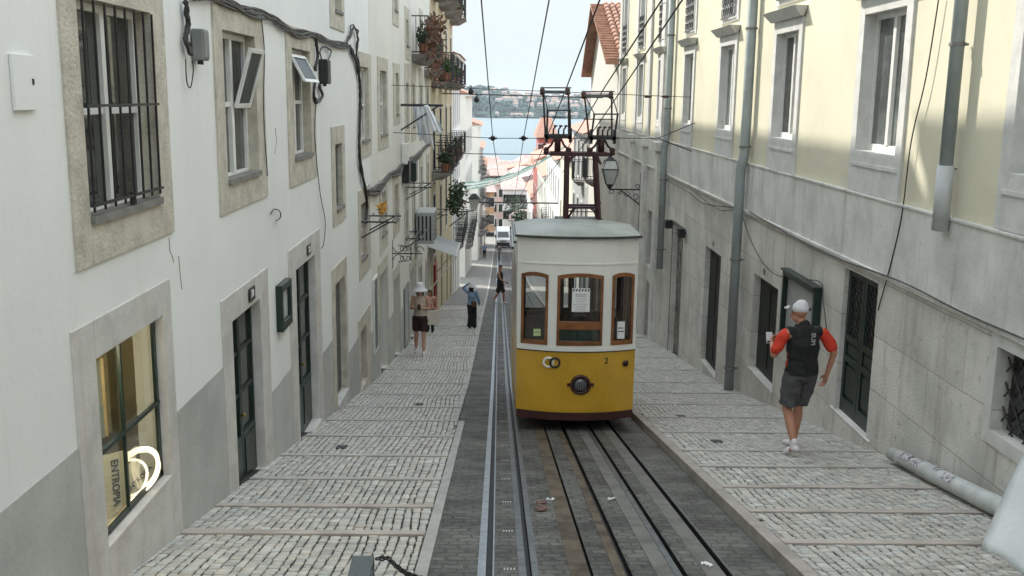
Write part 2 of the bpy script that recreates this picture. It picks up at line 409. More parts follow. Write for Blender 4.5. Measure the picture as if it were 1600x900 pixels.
cobbles('paving_stones', XL-.02, -.54, .02, 4.0, 42.0, STRIPS_L, 3, 'small pale limestone cubes paving the left pavement')
cobbles('paving_stones', 2.065, XR+.02, .10, 4.0, 42.0, STRIPS_R, 5, 'small pale limestone cubes paving the right pavement')
stripM = mat('pale_step_stone', (.45, .43, .385), .8, .12, 3, .3, 40)
stripP = mat('pink_step_stone', (.45, .40, .35), .8, .15, 3, .3, 40, spots=.6, spcol=(.42, .41, .37))
for side, xs_, off, lst, where in ((0, (XL, -.54), .02, STRIPS_L, 'left'), (1, (2.065, XR), .10, STRIPS_R, 'right')):
    for i, y in enumerate(lst):
        mb = MB(); a, b = y-.07, y+.07
        P = lambda x, yy, z: (x, yy, gz(yy)+off+z)
        mb.hexa([P(xs_[0], a, -.05), P(xs_[1], a, -.05), P(xs_[1], b, -.05), P(xs_[0], b, -.05)], [P(xs_[0], a, .012), P(xs_[1], a, .012), P(xs_[1], b, .004), P(xs_[0], b, .004)])
        pk = y < 9
        o = mb.build('step_edge', stripP if pk else stripM, bevel=.003)
        tag(o, '%s stone step strip across the %s pavement' % ('pinkish' if pk else 'pale grey', where), 'step edge', '%s step strips across the %s pavement' % ('pinkish' if pk else 'pale', where))
# small drain covers
drain = mat('dark_drain_iron', (.05, .05, .048), .6, .2, 8, .3)
for px, py, off, lb in ((534, 699, .02, 'small dark drain cover in the left pavement nearest the camera'), (655, 632, .02, 'small dark drain cover farther down the left pavement'),
                    (1120, 690, .10, 'small dark drain cover in the right pavement, nearer one'), (1064, 651, .10, 'small dark drain cover in the right pavement beside the tram')):
    p = onG(px, py, off); mb = MB()
    for k in range(5):
        y = p.y-.09+k*.036; mb.box(p.x-.06, p.x+.06, y, y+.026, gz(y)+off-.02, gz(y)+off+.009)
    tag(mb.build('drain_cover', drain, loc=(p.x, p.y, p.z)), lb, 'drain cover', 'drain covers')
# ------------------------------------------------------------------ buildings
def wall_mesh(X, s, y0, y1, z0, z1, depth, holes, rev=.28, ztop2=None):
    """box wall facing s*x with real openings and reveals"""
    mb = MB()
    Y = sorted(set([y0, y1]+[h[0] for h in holes]+[h[1] for h in holes])); Z = sorted(set([z0, z1]+[h[2] for h in holes]+[h[3] for h in holes]))
    Y = [y for y in Y if y0-1e-6 <= y <= y1+1e-6]; Z = [z for z in Z if z0-1e-6 <= z <= z1+1e-6]
    for i in range(len(Y)-1):
        for k in range(len(Z)-1):
            yc = (Y[i]+Y[i+1])/2; zc = (Z[k]+Z[k+1])/2
            if any(h[0] < yc < h[1] and h[2] < zc < h[3] for h in holes): continue
            mb.quad((X, Y[i], Z[k]), (X, Y[i+1], Z[k]), (X, Y[i+1], Z[k+1]), (X, Y[i], Z[k+1]))
    for a, b, c, d in [h[:4] for h in holes]:
        r = X - s*rev
        mb.quad((X, a, c), (X, b, c), (r, b, c), (r, a, c)); mb.quad((X, a, d), (X, b, d), (r, b, d), (r, a, d))
        mb.quad((X, a, c), (X, a, d), (r, a, d), (r, a, c)); mb.quad((X, b, c), (X, b, d), (r, b, d), (r, b, c))
    B = X - s*depth
    mb.quad((X, y0, z0), (B, y0, z0), (B, y0, z1), (X, y0, z1)); mb.quad((X, y1, z0), (B, y1, z0), (B, y1, z1), (X, y1, z1))
    mb.quad((B, y0, z0), (B, y1, z0), (B, y1, z1), (B, y0, z1)); mb.quad((X, y0, z1), (X, y1, z1), (B, y1, z1), (B, y0, z1))
    return mb
def rect(side, pl, pr, pt, pb, ins=.06):
    """opening measured in the photo -> y0,y1,z0,z1 on the wall plane"""
    X = XL if side == 'L' else XR
    near = pl if side == 'L' else pr
    a = onX(pl, (pt+pb)/2, X).y; b = onX(pr, (pt+pb)/2, X).y
    zt = onX(near, pt, X).z; zb = onX(near, pb, X + (-ins if side == 'L' else ins)).z
    return (min(a, b), max(a, b), zb, zt)
def ring(X, s, inner, outer, proud, deep):
    a, b, c, d = inner; A, B, Cc, D = outer; mb = MB(); x0, x1 = X + s*proud, X - s*deep
    if A < a: mb.box(x0, x1, A, a, Cc, D)
    if B > b: mb.box(x0, x1, b, B, Cc, D)
    if D > d: mb.box(x0, x1, a, b, d, D)
    if Cc < c: mb.box(x0, x1, a, b, Cc, c)
    return mb
def window(parent, X, s, hole, outer=None, sm=stoneW, fm=frameW, pm=pane, inset=.16, style='casement', sill=True, proud=.018, rows=1, cols=2, transom=None, fw_=.055, deep=.2):
    a, b, c, d = hole
    if outer: ring(X, s, hole, outer, proud, deep+.02).build('window_surround', sm, parent, bevel=.004)
    x0, x1 = X - s*inset, X - s*(inset+.05); mb = MB(); f = min(fw_, (b-a)*.12)
    mb.box(x0, x1, a, a+f, c, d); mb.box(x0, x1, b-f, b, c, d); mb.box(x0, x1, a+f, b-f, c, c+f*1.3); mb.box(x0, x1, a+f, b-f, d-f, d)
    for k in range(1, cols):
        y = a + (b-a)*k/cols; mb.box(x0+s*.012, x1, y-f*.7, y+f*.7, c+f*1.3, d-f)
    zs = [transom] if transom else [k/rows for k in range(1, rows)]
    for q in zs:
        z = c + (d-c)*q
        for k in range(cols):
            ya = a + (b-a)*k/cols + f*.72; yb = a + (b-a)*(k+1)/cols - f*.72
            if k == 0: ya = a+f
            if k == cols-1: yb = b-f
            mb.box(x0, x1, ya, yb, z-f*.4, z+f*.4)
    w_ = mb.build('window', fm, parent, bevel=.003)
    MB().box(x1+s*.02, x1+s*.012, a+f*.5, b-f*.5, c+f*.5, d-f*.5).build('pane', pm, w_)
    if sill: MB().box(X+s*(proud+.025), X-s*inset, a+.002, b-.002, c-.001, c+.045).build('sill', sm if sm is not stoneL else stoneDark, parent)
    return w_
def grow(h, e, below=0): return (h[0]-e, h[1]+e, h[2]-e-below, h[3]+e)
def house(name, label, cat, X, s, y0, y1, ztop, depth, m, holes, zb=None, group=None, roofm=None, roof='flat', eave=.25, crown=None):
    z0 = (zb if zb is not None else gz(max(y0, y1))-.6)
    root = thing(name, label, cat, (X, (y0+y1)/2, gz((y0+y1)/2)), group)
    wall_mesh(X, s, y0, y1, z0, ztop, depth, holes).build('wall', m, root)
    if roof == 'flat':
        MB().box(X+s*eave, X-s*(depth+.05), y0+.01, y1-.01, ztop+.002, ztop+.16).build('cornice', crown or stoneW, root, bevel=.02)
    if roof in ('flat', 'pitch'):
        b0 = ztop+.165; xm = X - s*depth/2; h = depth*.5*.42
        P = [(X+s*(eave+.1), b0), (xm, b0+h), (X-s*(depth+.1), b0), (X-s*(depth+.1), b0-.0), ]
        mb = MB(); A = [(P[0][0], y0, b0), (P[1][0], y0, b0+h), (P[2][0], y0, b0)]; B = [(q[0], y1, q[2]) for q in A]
        mb.add(A+B, [(0, 1, 2), (5, 4, 3), (0, 3, 4, 1), (1, 4, 5, 2), (0, 2, 5, 3)])
        mb.build('roof', roofm or tile, root)
    return root

# ---------- LEFT 1: white house with the stone window surrounds
Xs = (XL, 1)
A_in = rect('L', 126, 239, -4, 350); A_out = rect('L', 100, 260, -70, 425)
B_in = rect('L', 349, 399, 47, 287); B_out = rect('L', 336, 412, 5, 336)
C_in = rect('L', 456, 484, 75, 250); C_out = rect('L', 448, 491, 38, 292)
D_in = rect('L', 521, 532, -45, 22); D_out = rect('L', 514, 536, -60, 44)
E_in = rect('L', 593, 601, -50, -6); E_out = rect('L', 589, 605, -60, 8)
F_in = rect('L', 523, 534, 226, 328); F_out = rect('L', 518, 538, 198, 352)
G_in = rect('L', 563, 575, 104, 223); G_out = rect('L', 561, 579, 80, 247)
H_in = rect('L', 593, 603, 110, 214); H_out = rect('L', 589.6, 605.5, 88, 234)
I_in = rect('L', 617.6, 622, 114, 181); I_out = rect('L', 614, 624, 98, 194)
L_in = rect('L', 563, 571.5, 320, 405); L_out = rect('L', 560, 578, 298, 435)
M_in = rect('L', 157, 264, 555, 850, .06); M_out = rect('L', 124, 279, 511, 950)
N_in = rect('L', 367, 411, 498, 783, .08); N_out = rect('L', 351, 424, 466, 800)
Q_in = rect('L', 465, 495, 419, 694, .08); Q_out = rect('L', 454, 503, 389, 712)
R_in = rect('L', 524.5, 540, 444, 627); R_out = rect('L', 520, 543, 420, 650)
S_in = rect('L', 563, 573, 519, 601); S_out = rect('L', 560, 579, 501, 601)
yL1 = onX(581, 400, XL).y
def down(t, e=.3):   # take a surround to below the pavement
    return (t[0], t[1], min(t[2], gz(t[1])-e), t[3])
M_out = down(M_out); 
N_out = down(N_out); Q_out = down(Q_out); R_out = down(R_out); S_out = down(S_out)
outs = [A_out, B_out, C_out, D_out, E_out, F_out, G_out, H_out, I_out, L_out, M_out, N_out, Q_out, R_out, S_out]
outs = [(a, min(b, 99), c, d) for a, b, c, d in outs]
yI1 = onX(611, 200, XL).y
sh = lambda o: (o[0]+.012, o[1]-.012, o[2]+.012, o[3]-.012)
near_outs = [o for o in outs if (o[0]+o[1])/2 < yL1]; 
root1 = house('house', 'nearest white plastered house with stone framed windows, barred window and shop window at left', 'house', XL, 1, -9, yL1, 11.0, 9, white,
              [sh(o) for o in near_outs], crown=stoneC)
par = root1
for k, pts_ in enumerate(([(264, 372), (265, 392), (269, 400), (271, 410)], [(279, 400), (281, 425), (284, 452)], [(430, 200), (432, 222), (429, 240)], [(0, 0)])):
    if len(pts_) > 2: MB().tube([onX(px, py, XL+.001) for px, py in pts_], .004, 4).build('plaster_crack', mat('crack_shadow', (.25, .24, .2), .9, .1, 5, 0), root1)
for yc_, w__, h__ in ((3.5, .9, 1.2), (8.2, .5, .8), (10.4, 1.2, 1.0), (14.1, .6, 1.3), (17.0, .9, .9)): MB().box(XL-.3, XL-.9, yc_, yc_+w__, 11.1, 11.25+h__).build('shadow_breaker', white2, root1)  # unseen roof blocks, added to make the shadow edge opposite uneven
# dado: horizontal pieces stepping down between the surrounds
dd = []
def dadoseg(par, ya, yb, zt): MB().box(XL+.006, XL-.02, ya, yb, gz(yb)-.4, zt).build('dado', dado, par)
zM = onX(122, 699, XL).z; dadoseg(par, -6, M_out[0]-.002, zM)
zN = onX(289, 631, XL).z; dadoseg(par, M_out[1]+.002, N_out[0]-.002, zN)
zQ = onX(430, 606, XL).z; dadoseg(par, N_out[1]+.002, Q_out[0]-.002, zQ)
zR = onX(505, 551, XL).z; dadoseg(par, Q_out[1]+.002, R_out[0]-.002, zR)
zS = onX(546, 549, XL).z; dadoseg(par, R_out[1]+.002, S_out[0]-.002, zS)
dadoseg(par, S_out[1]+.002, yL1-.01, zS-.35)
window(par, XL, 1, A_in, A_out, stoneL, transom=.50, inset=.09, pm=pane, fw_=.05)
w2 = window(par, XL, 1, B_in, B_out, stoneL, transom=.52, inset=.08, pm=pane)
window(par, XL, 1, C_in, C_out, stoneL, transom=.52, inset=.09)
window(par, XL, 1, D_in, D_out, stoneL); 
window(par, XL, 1, F_in, F_out, stoneL, fm=frameGrey, cols=2, inset=.06)
window(par, XL, 1, G_in, G_out, stoneL, transom=.5, inset=.06); window(par, XL, 1, L_in, L_out, stoneL, transom=.5, inset=.05)
# iron bars on the nearest window
a, b, c, d = A_in; mb = MB()
for k in range(8):
    y = a+.03+(b-a-.06)*k/7; mb.tube([(XL+.03, y, c+.05+.02), (XL+.035, y, d-.01)], .0085, 6)
for z in (c+.11, c+(d-c)*.53): mb.box(XL+.025, XL+.045, a-.01, b+.01, z-.008, z+.008)
mb.tube([(XL+.03, (a+b)/2+.05, c+.05), (XL+.03, (a+b)/2+.05, c+.13)], .022, 8)
tagp = mb.build('window_bars', iron, par)
# two opened casement sashes
def sash(par, hinge, z0, z1, wid, ang, axis, X, s):
    mb = MB(); f = .04
    B0 = [(0, 0), (wid, z1-z0)]
    def P(u, v, t):
        if axis == 'tilt':      # hinged at the bottom, leaning outwards
            h = v; return (X + s*(math.sin(ang)*h + t*math.cos(ang)), hinge+u, z0+math.cos(ang)*h - t*math.sin(ang)*s)
        return (X + s*(math.sin(ang)*u + t), hinge+math.cos(ang)*u, z0+v)
    H = z1-z0
    if axis == 'hung':
        def P(u, v, t): h = H-v; return (X + s*(math.sin(ang)*h + t), hinge+u, z1-math.cos(ang)*h)
    for (ua, ub, va, vb) in ((0, f, 0, H), (wid-f, wid, 0, H), (f, wid-f, 0, f), (f, wid-f, H-f, H)):
        mb.hexa([P(ua, va, 0), P(ub, va, 0), P(ub, vb, 0), P(ua, vb, 0)], [P(ua, va, .03), P(ub, va, .03), P(ub, vb, .03), P(ua, vb, .03)])
    o = mb.build('open_sash', frameW, par)
    MB().quad(P(f, f, .015), P(wid-f, f, .015), P(wid-f, H-f, .015), P(f, H-f, .015)).build('pane', mat('dull_open_pane', (.06, .07, .07), .5, .2, 4, 0, spec=.2), o)
a, b, c, d = B_in; sash(par, a+(b-a)*.5, c+(d-c)*.50, d-.1, (b-a)*.45, .28, 'tilt', XL-.06, 1)
a, b, c, d = C_in; sash(par, a+(b-a)*.1, d-.42, d-.06, (b-a)*.8, .5, 'hung', XL-.05, 1)
# shop window: dark green frame, clear panes, lit display behind
a, b, c, d = M_in
ring(XL, 1, M_in, M_out, .012, .09).build('window_surround', stoneC, par, bevel=.004)
MB().box(XL+.016, XL-.045, a+.002, b-.002, c-.03, c+.006).build('sill', stoneC, par, bevel=.006)
sx = XL-.05; f = .024; mb = MB(); ym = a+(b-a)*.44; zm = c+(d-c)*.47
mb.box(sx, sx-.02, a, a+f*.6, c, d); mb.box(sx, sx-.02, b-f*2, b, c, d); mb.box(sx, sx-.02, a, b, c+.008, c+.008+f*1.6); mb.box(sx, sx-.02, a, b, d-f, d)
mb.box(sx+.003, sx-.018, ym-f/2, ym+f/2, c+.01, d-.001); mb.box(sx+.006, sx-.020, a+.001, b-.001, zm-f/2, zm+f/2)
sw = mb.build('window', frameG, par)
MB().box(sx-.02, sx-.024, a+.01, b-.01, c+.06, d-.01).build('pane', clear_glass('shop_glass', .0), sw)
creamw = mat('cream_display_wall', (.55, .50, .38), .8, .06, 3, .1)
# display niche: floor, back and ceiling
mb = MB(); bx = XL-.75
mb.box(bx, bx-.03, a-.5, b+1.0, c-.1, d+.2); mb.box(bx, XL-.13, a-.5, b+1.0, c-.13, c-.1); mb.box(bx, XL-.13, a-.5, b+1.0, d+.2, d+.23)
mb.box(bx, XL-.13, a-.53, a-.5, c-.13, d+.23); mb.box(bx, XL-.13, b+1.0, b+1.03, c-.13, d+.23)
mb.build('display_niche', creamw, par)
neon = emit_mat('glowing_tube', (1.0, .87, .64), .38)
disc = mat('cream_paper', (.72, .66, .50), .7, .05, 3, 0)
ink = mat('dark_ink', (.02, .02, .02), .6, 0, 3, 0)
NU, NN = Vector((.72, .69, 0)).normalized(), Vector((.69, -.72, 0)).normalized(); UZ = Vector((0, 0, 1))   # the display is turned up the street
rc = onX(205, 745, XL-.13); cy, cz, rx = rc.y, rc.z, rc.x; ra = .19
lampt = thing('neon_ring_lamp', 'glowing cream tube coiled in rings inside the shop window', 'lamp', (rx, cy, c))
mb = MB()
for (dy, dz, rr, ph) in ((0, 0, ra, 0), (.02, .02, ra*.93, .5), (-.05, -.02, ra*.82, 1.2), (.05, .0, ra*.78, 2.2)):
    pts = [rc+NN*(.02*math.sin(t*2*math.pi+ph))+NU*(dy+rr*math.cos(2*math.pi*t))+UZ*(dz+rr*(.9+.1*math.sin(ph))*math.sin(2*math.pi*t)+.25*(dy+rr*math.cos(2*math.pi*t))) for t in [k/36 for k in range(37)]]
    mb.tube(pts, .0095, 8, False)
mb.build('glowing_tube', neon, lampt, True)
MB().tube([rc-UZ*ra, (rc.x, rc.y, c-.09)], .012, 6).build('stand', frameW, lampt)
def panel(name, o, w_, h, t_=.006, m=disc, parent=None):
    A = [o-NU*w_/2-UZ*h/2, o+NU*w_/2-UZ*h/2, o+NU*w_/2+UZ*h/2, o-NU*w_/2+UZ*h/2]; return MB().hexa(A, [v-NN*t_ for v in A]).build(name, m, parent)
sc = onX(180, 754, XL-.19); pst = thing('shop_sign', 'cream paper sign reading ENTROPIA downwards, left in the shop window', 'sign', (sc.x, sc.y, c+.06))
panel('paper', sc, .16, .42, parent=pst)
mb = MB(); text(mb, 'ENTROPIA', .070, sc+NN*.004, -UZ, NU, .001, True); mb.build('lettering', ink, pst)
dc = onX(218, 748, XL-.20); pst = thing('round_sign', 'round cream disc lettered ENTROPIA aslant inside the glowing rings', 'sign', tuple(dc))
cir = [dc+NU*.15*math.cos(q_)+UZ*.15*math.sin(q_) for q_ in [2*math.pi*k/24 for k in range(24)]]; MB().hexa(cir, [v-NN*.008 for v in cir]).build('disc', disc, pst)
mb = MB(); text(mb, 'ENTROPIA', .05, dc+NN*.004, NU*.8+UZ*.6, UZ*.8-NU*.6, .001, True); mb.build('lettering', ink, pst)
board = mat('pale_blue_grey_board', (.46, .50, .46), .8, .05, 3, 0); wood_lt = mat('light_wood', (.40, .30, .17), .7, .15, 5, .1)
bt_ = thing('display_board', 'pale framed board standing in the upper left of the shop window', 'board', (XL-.7, a+.2, zm))
MB().box(XL-.26, XL-.28, a-.1, a+(b-a)*.60, zm-.1, d-.18).build('panel', board, bt_)
mb = MB(); mb.box(XL-.24, XL-.29, a-.1, a+(b-a)*.66, d-.18, d-.10); mb.box(XL-.24, XL-.29, a+(b-a)*.60, a+(b-a)*.66, zm-.1, d-.18); mb.build('frame', wood_lt, bt_)
# added warm fill light without a visible source, brightening the niche
pl = bpy.data.lights.new('niche_fill_light', 'AREA'); pl.energy = 6; pl.size = .35; pl.color = (1, .82, .55)
po = bpy.data.objects.new('niche_fill_light', pl); COL.objects.link(po); po.location = (XL-.22, a+.05, d-.12); po.rotation_euler = Vector((.1, -.8, .9)).to_track_quat('Z', 'Y').to_euler()

def glazed_door(par, X, s, hole, inset, fm, pm, cols=2, rows=3, solid=.28, wid=.07, handle=True):
    a, b, c, d = hole; x0, x1 = X-s*inset, X-s*(inset+.05); mb = MB()
    zb = c+(d-c)*solid; n = cols
    for k in range(n):
        ya = a+(b-a)*k/n; yb = a+(b-a)*(k+1)/n
        mb.box(x0, x1, ya+.003, ya+wid, c, d); mb.box(x0, x1, yb-wid, yb-.003, c, d)
        mb.box(x0, x1, ya+wid, yb-wid, c, zb); mb.box(x0, x1, ya+wid, yb-wid, d-wid, d)
        for r_ in range(1, rows):
            z = zb+(d-zb)*r_/rows; mb.box(x0-s*.006, x1, ya+wid, yb-wid, z-.018, z+.018)
        mb.box(x0+s*.010, x0, ya+wid+.03, yb-wid-.03, c+.1, zb-.06)
    dr = mb.build('door', fm, par, bevel=.004)
    MB().box(x1+s*.022, x1+s*.014, a+.01, b-.01, c+.01, d-.01).build('pane', pm, dr)
    if handle:
        ym = a+(b-a)*.5; mb = MB(); mb.lathe([(.004, 0), (.02, .02), (.024, .04), (.004, .055)] if s > 0 else [(.004, 0), (.02, -.02), (.024, -.04), (.004, -.055)], (x0, ym-.05, c+(d-c)*.42), 10, 'X'); mb.build('handle', mat('brass', (.4, .3, .12), .35, 0, 3, 0, metal=1), dr)
    return dr
def plate(par, X, s, txt, yc, zc, h=.15, w_=.13):
    p = MB().box(X+s*.02, X+s*.028, yc-w_/2, yc+w_/2, zc-h/2, zc+h/2).build('number_plate', mat('black_tile', (.015, .015, .015), .25, 0, 3, 0), par)
    mb = MB(); text(mb, txt, h*.8, (X+s*.03, yc, zc), (0, 1, 0) if s > 0 else (0, -1, 0), (0, 0, 1), .002, True); mb.build('numerals', frameW, p)
for hin, hout, num, pp in ((N_in, N_out, '70', (390, 459)), (Q_in, Q_out, '72', (480, 390))):
    ring(XL, 1, hin, hout, .012, .3).build('door_surround', stoneC, par, bevel=.004)
    glazed_door(par, XL, 1, hin, .08, frameG, pane, 2, 3, .3, .045)
    MB().box(XL+.05, XL-.16, hin[0]+.002, hin[1]-.002, gz(hin[1])-.2, hin[2]+.005).build('threshold', stoneC, par, bevel=.006)
    q = onX(pp[0], pp[1], XL); plate(par, XL, 1, num, q.y, q.z, .13, .22)
ring(XL, 1, R_in, R_out, .015, .3).build('door_surround', stoneL, par, bevel=.004)
greyd = mat('weathered_grey_door', (.13, .13, .12), .7, .2, 4, .3, 30, streak=.5, scol=(.06, .06, .05))
MB().box(XL-.08, XL-.12, R_in[0], R_in[1], R_in[2], R_in[3]).build('door', greyd, par)
MB().box(XL+.04, XL-.08, R_in[0]+.002, R_in[1]-.002, gz(R_in[1])-.2, R_in[2]+.005).build('threshold', stoneC, par)
ring(XL, 1, S_in, S_out, .015, .3).build('door_surround', stoneL, par, bevel=.004)
MB().box(XL-.22, XL-.25, S_in[0], S_in[1], S_in[2], S_in[3]).build('door', paneD, par)
# meter cupboard door, menu box, cracks
q0, q1 = onX(12, 83, XL), onX(52, 172, XL)
m_ = thing('meter_cupboard', 'flat white meter cupboard on the wall at far left of the barred window', 'cupboard', (XL, q0.y, q1.z))
MB().box(XL+.001, XL+.022, q0.y, q1.y, q1.z, q0.z).build('cover', white, m_, bevel=.004); MB().box(XL+.022, XL+.027, q1.y-.035, q1.y-.02, (q0.z+q1.z)/2-.01, (q0.z+q1.z)/2+.02).build('latch', iron, m_)
q0, q1 = onX(430, 447, XL), onX(448, 503, XL)
m_ = thing('menu_case', 'small dark green framed menu case between doors 70 and 72', 'menu case', (XL, q0.y, q1.z))
ya, yb, za, zb_ = q0.y, q1.y, q1.z, q0.z; x0 = XL+.001
mb = MB(); mb.box(x0, x0+.07, ya, ya+.07, za, zb_); mb.box(x0, x0+.07, yb-.07, yb, za, zb_); mb.box(x0, x0+.07, ya+.07, yb-.07, za, za+.1); mb.box(x0, x0+.07, ya+.07, yb-.07, zb_-.08, zb_)
mb.build('frame', frameG, m_, bevel=.004)
MB().box(x0, x0+.03, ya+.07, yb-.07, za+.1, zb_-.08).build('menu_sheet', mat('paper', (.5, .52, .5), .5, .1, 8, 0), m_)
mb = MB()
for z in (za+(zb_-za)*.22, za+(zb_-za)*.75): mb.box(x0, x0+.05, yb+.001, yb+.03, z-.03, z+.03)
mb.build('hinge', iron, m_)

# ---------- LEFT 2
yL2 = onX(672, 300, XL).y
H2 = []
rows2 = [(H_in, H_out), (I_in, I_out)]
for pl_, pr_, pt, pb in ((634, 637.5, 130, 200), (644, 647.5, 131, 200), (656, 659, 133, 200), (666, 669, 136, 200)):
    h = rect('L', pl_, pr_, pt, pb); rows2.append((h, (h[0]-.35, h[1]+.35, h[2]-.35, h[3]+.5)))
for pl_, pr_, pt, pb in ((595.5, 602.5, 302, 367), (616, 621.5, 290, 346), (633, 636.5, 272, 372), (645, 647.6, 268, 360), (656.6, 659.5, 262, 345), (667, 669.3, 255, 338)):
    h = rect('L', pl_, pr_, pt, pb); rows2.append((h, (h[0]-.3, h[1]+.3, h[2]-.3, h[3]+.3)))
for pl_, pr_, pt, pb in ((634, 637.5, 30, 75), (656, 659, 30, 80), (615, 620, -20, 20)):
    h = rect('L', pl_, pr_, pt, pb); rows2.append((h, (h[0]-.3, h[1]+.3, h[2]-.3, h[3]+.3)))
T_doors = []
for pl_, pr_, pt, pb in ((593.5, 605, 432, 571), (616, 624, 438, 568), (641, 649, 425, 545), (655, 659, 420, 520), (665, 669, 415, 490)):
    h = rect('L', pl_, pr_, pt, pb); h = (h[0], h[1], gz(h[1])+.05, h[3]); T_doors.append(h)
hs = [sh((o[0], o[1], o[2], o[3])) for i, o in rows2 if o[0] > yL1 and o[1] < yL2-.05]
rows2 = [(i, o) for i, o in rows2 if o[0] > yL1 and o[1] < yL2-.05]
par = root2 = house('house', 'second white house on the left, with laundry and drying racks', 'house', XL, 1, yL1+.01, yL2, 10.6, 9, white2, hs + [sh(grow(h, .2)) if 0 else h for h in T_doors], crown=stoneC)
for i, o in rows2: window(par, XL, 1, i, o, stoneL, inset=.07, transom=.5)
for k, h in enumerate(T_doors):
    MB().box(XL-.2, XL-.24, h[0], h[1], h[2], h[3]).build('door', [greyd, mat('brown_door', (.10, .07, .045), .6, .2, 4, .2), dark, dark, dark][k], par)
    ring(XL, 1, h, (h[0]-.18, h[1]+.18, h[2]-.3, h[3]+.28), .016, -.001).build('door_surround', stoneL, par)
dd_y = [yL1+.02] + [v for h in T_doors for v in (h[0]-.185, h[1]+.185)] + [yL2-.02]
for k in range(0, len(dd_y), 2):
    if dd_y[k+1]-dd_y[k] > .1: dadoseg(par, dd_y[k], dd_y[k+1], gz(dd_y[k])+1.0)
tilesign = mat('blue_grey_tile_panel', (.20, .24, .24), .5, .5, 14, .1, spots=.8, spcol=(.42, .45, .44))
q0, q1 = onX(582, 440, XL), onX(588.5, 540, XL)
t_ = thing('tiled_panel', 'tall blue grey patterned panel on the wall beside the second house doorway', 'panel', (XL, q0.y, q1.z))
MB().box(XL+.001, XL+.03, q0.y, q1.y, q1.z, q0.z).build('tiles', tilesign, t_); ring(XL+.02, 1, (q0.y, q1.y, q1.z, q0.z), (q0.y-.05, q1.y+.05, q1.z-.05, q0.z+.05), .02, .018).build('frame', stoneW, t_)
q0, q1 = onX(630.5, 455, XL), onX(637, 528, XL)
t_ = thing('wall_board', 'narrow grey framed board low on the wall beside the woman in the white sun hat', 'board', (XL, q0.y, q1.z))
MB().box(XL+.001, XL+.03, q0.y, q1.y, q1.z, q0.z).build('panel', greyp, t_); ring(XL+.02, 1, (q0.y, q1.y, q1.z, q0.z), (q0.y-.05, q1.y+.05, q1.z-.05, q0.z+.05), .02, .018).build('frame', frameGrey, t_)

# ---------- balcony builder (part of its house)
def balcony(par, X, s, yc, wid, z, proj=.7, h=1.0, m=iron, nbar=None, slab=stoneDark, pat=False):
    b = MB().hexa([(X, yc-wid/2, z-.22), (X+s*proj*.5, yc-wid/2+.1, z-.22), (X+s*proj*.5, yc+wid/2-.1, z-.22), (X, yc+wid/2, z-.22)],
                  [(X, yc-wid/2, z), (X+s*proj, yc-wid/2, z), (X+s*proj, yc+wid/2, z), (X, yc+wid/2, z)]).build('balcony', slab, par)
    mb = MB(); x1 = X+s*(proj-.05); a, c = yc-wid/2+.05, yc+wid/2-.05
    for zz in (z+.06, z+h): mb.box(x1-.015, x1+.015, a, c, zz-.015, zz+.015); mb.box(X, x1, a-.012, a+.012, zz-.015, zz+.015); mb.box(X, x1, c-.012, c+.012, zz-.015, zz+.015)
    n = nbar or int(wid/.12)
    for k in range(n+1): y = a+(c-a)*k/n; mb.box(x1-.009, x1+.009, y-.009, y+.009, z+.06, z+h)
    for k in range(1, int(proj/.12)):
        x = X+s*k*.12
        for y in (a, c): mb.box(x-.009, x+.009, y-.009, y+.009, z+.06, z+h)
    mb.build('railing', m, b); return b
def foliage(c, r, n, size, seed, mb=None, hang=0):
    mb = mb or MB(); q = random.Random(seed); c = Vector(c)
    for _ in range(n):
        u = Vector((q.gauss(0, 1), q.gauss(0, 1), q.gauss(0, 1))); u.normalize(); k = q.random()**.45
        p = c+Vector((u.x*r[0]*k, u.y*r[1]*k, u.z*r[2]*k - hang*q.random()**2))
        a = Vector((q.gauss(0, 1), q.gauss(0, 1), q.gauss(0, 1))).normalized()*size*q.uniform(.6, 1.4); b = a.orthogonal().normalized()*size*q.uniform(.3, .6)
        mb.quad(p-a, p+b, p+a, p-b)
    return mb
def potted(px, py, X, h, r, m, label, pot=True, grp='potted plants on the balconies', at=None, n=90, hang=0, size=.09, seed=1):
    p = at or onX(px, py, X); t = thing('potted_plant', label, 'plant', tuple(p), grp)
    if pot: MB().lathe([(.10, 0), (.15, .26), (.17, .26), (.17, .3), (.13, .3)], p, 12).build('pot', terra, t)
    foliage((p.x, p.y, p.z+.3+h/2), (r, r*1.2, h/2), n, size, seed, None, hang).build('leaves', m, t)
    return t

for yc, z_, wd in ((29.2, 3.05, 3.4), (33.4, 2.75, 2.8)):
    balcony(root2, XL, 1, yc, wd, z_, .5, 1.0)
    for q in range(3):
        potted(0, 0, 0, .6, .22, [leafD, leafR, leaf][q], ['dark leafy potted plant on the balcony over the laundry', 'reddish potted plant on the balcony over the laundry', 'green potted plant on the balcony over the laundry'][q], at=Vector((XL+.28, yc-wd*.3+q*wd*.3, z_)), n=120, size=.08, seed=int(yc)+q, hang=.3, grp='potted plants over the laundry')
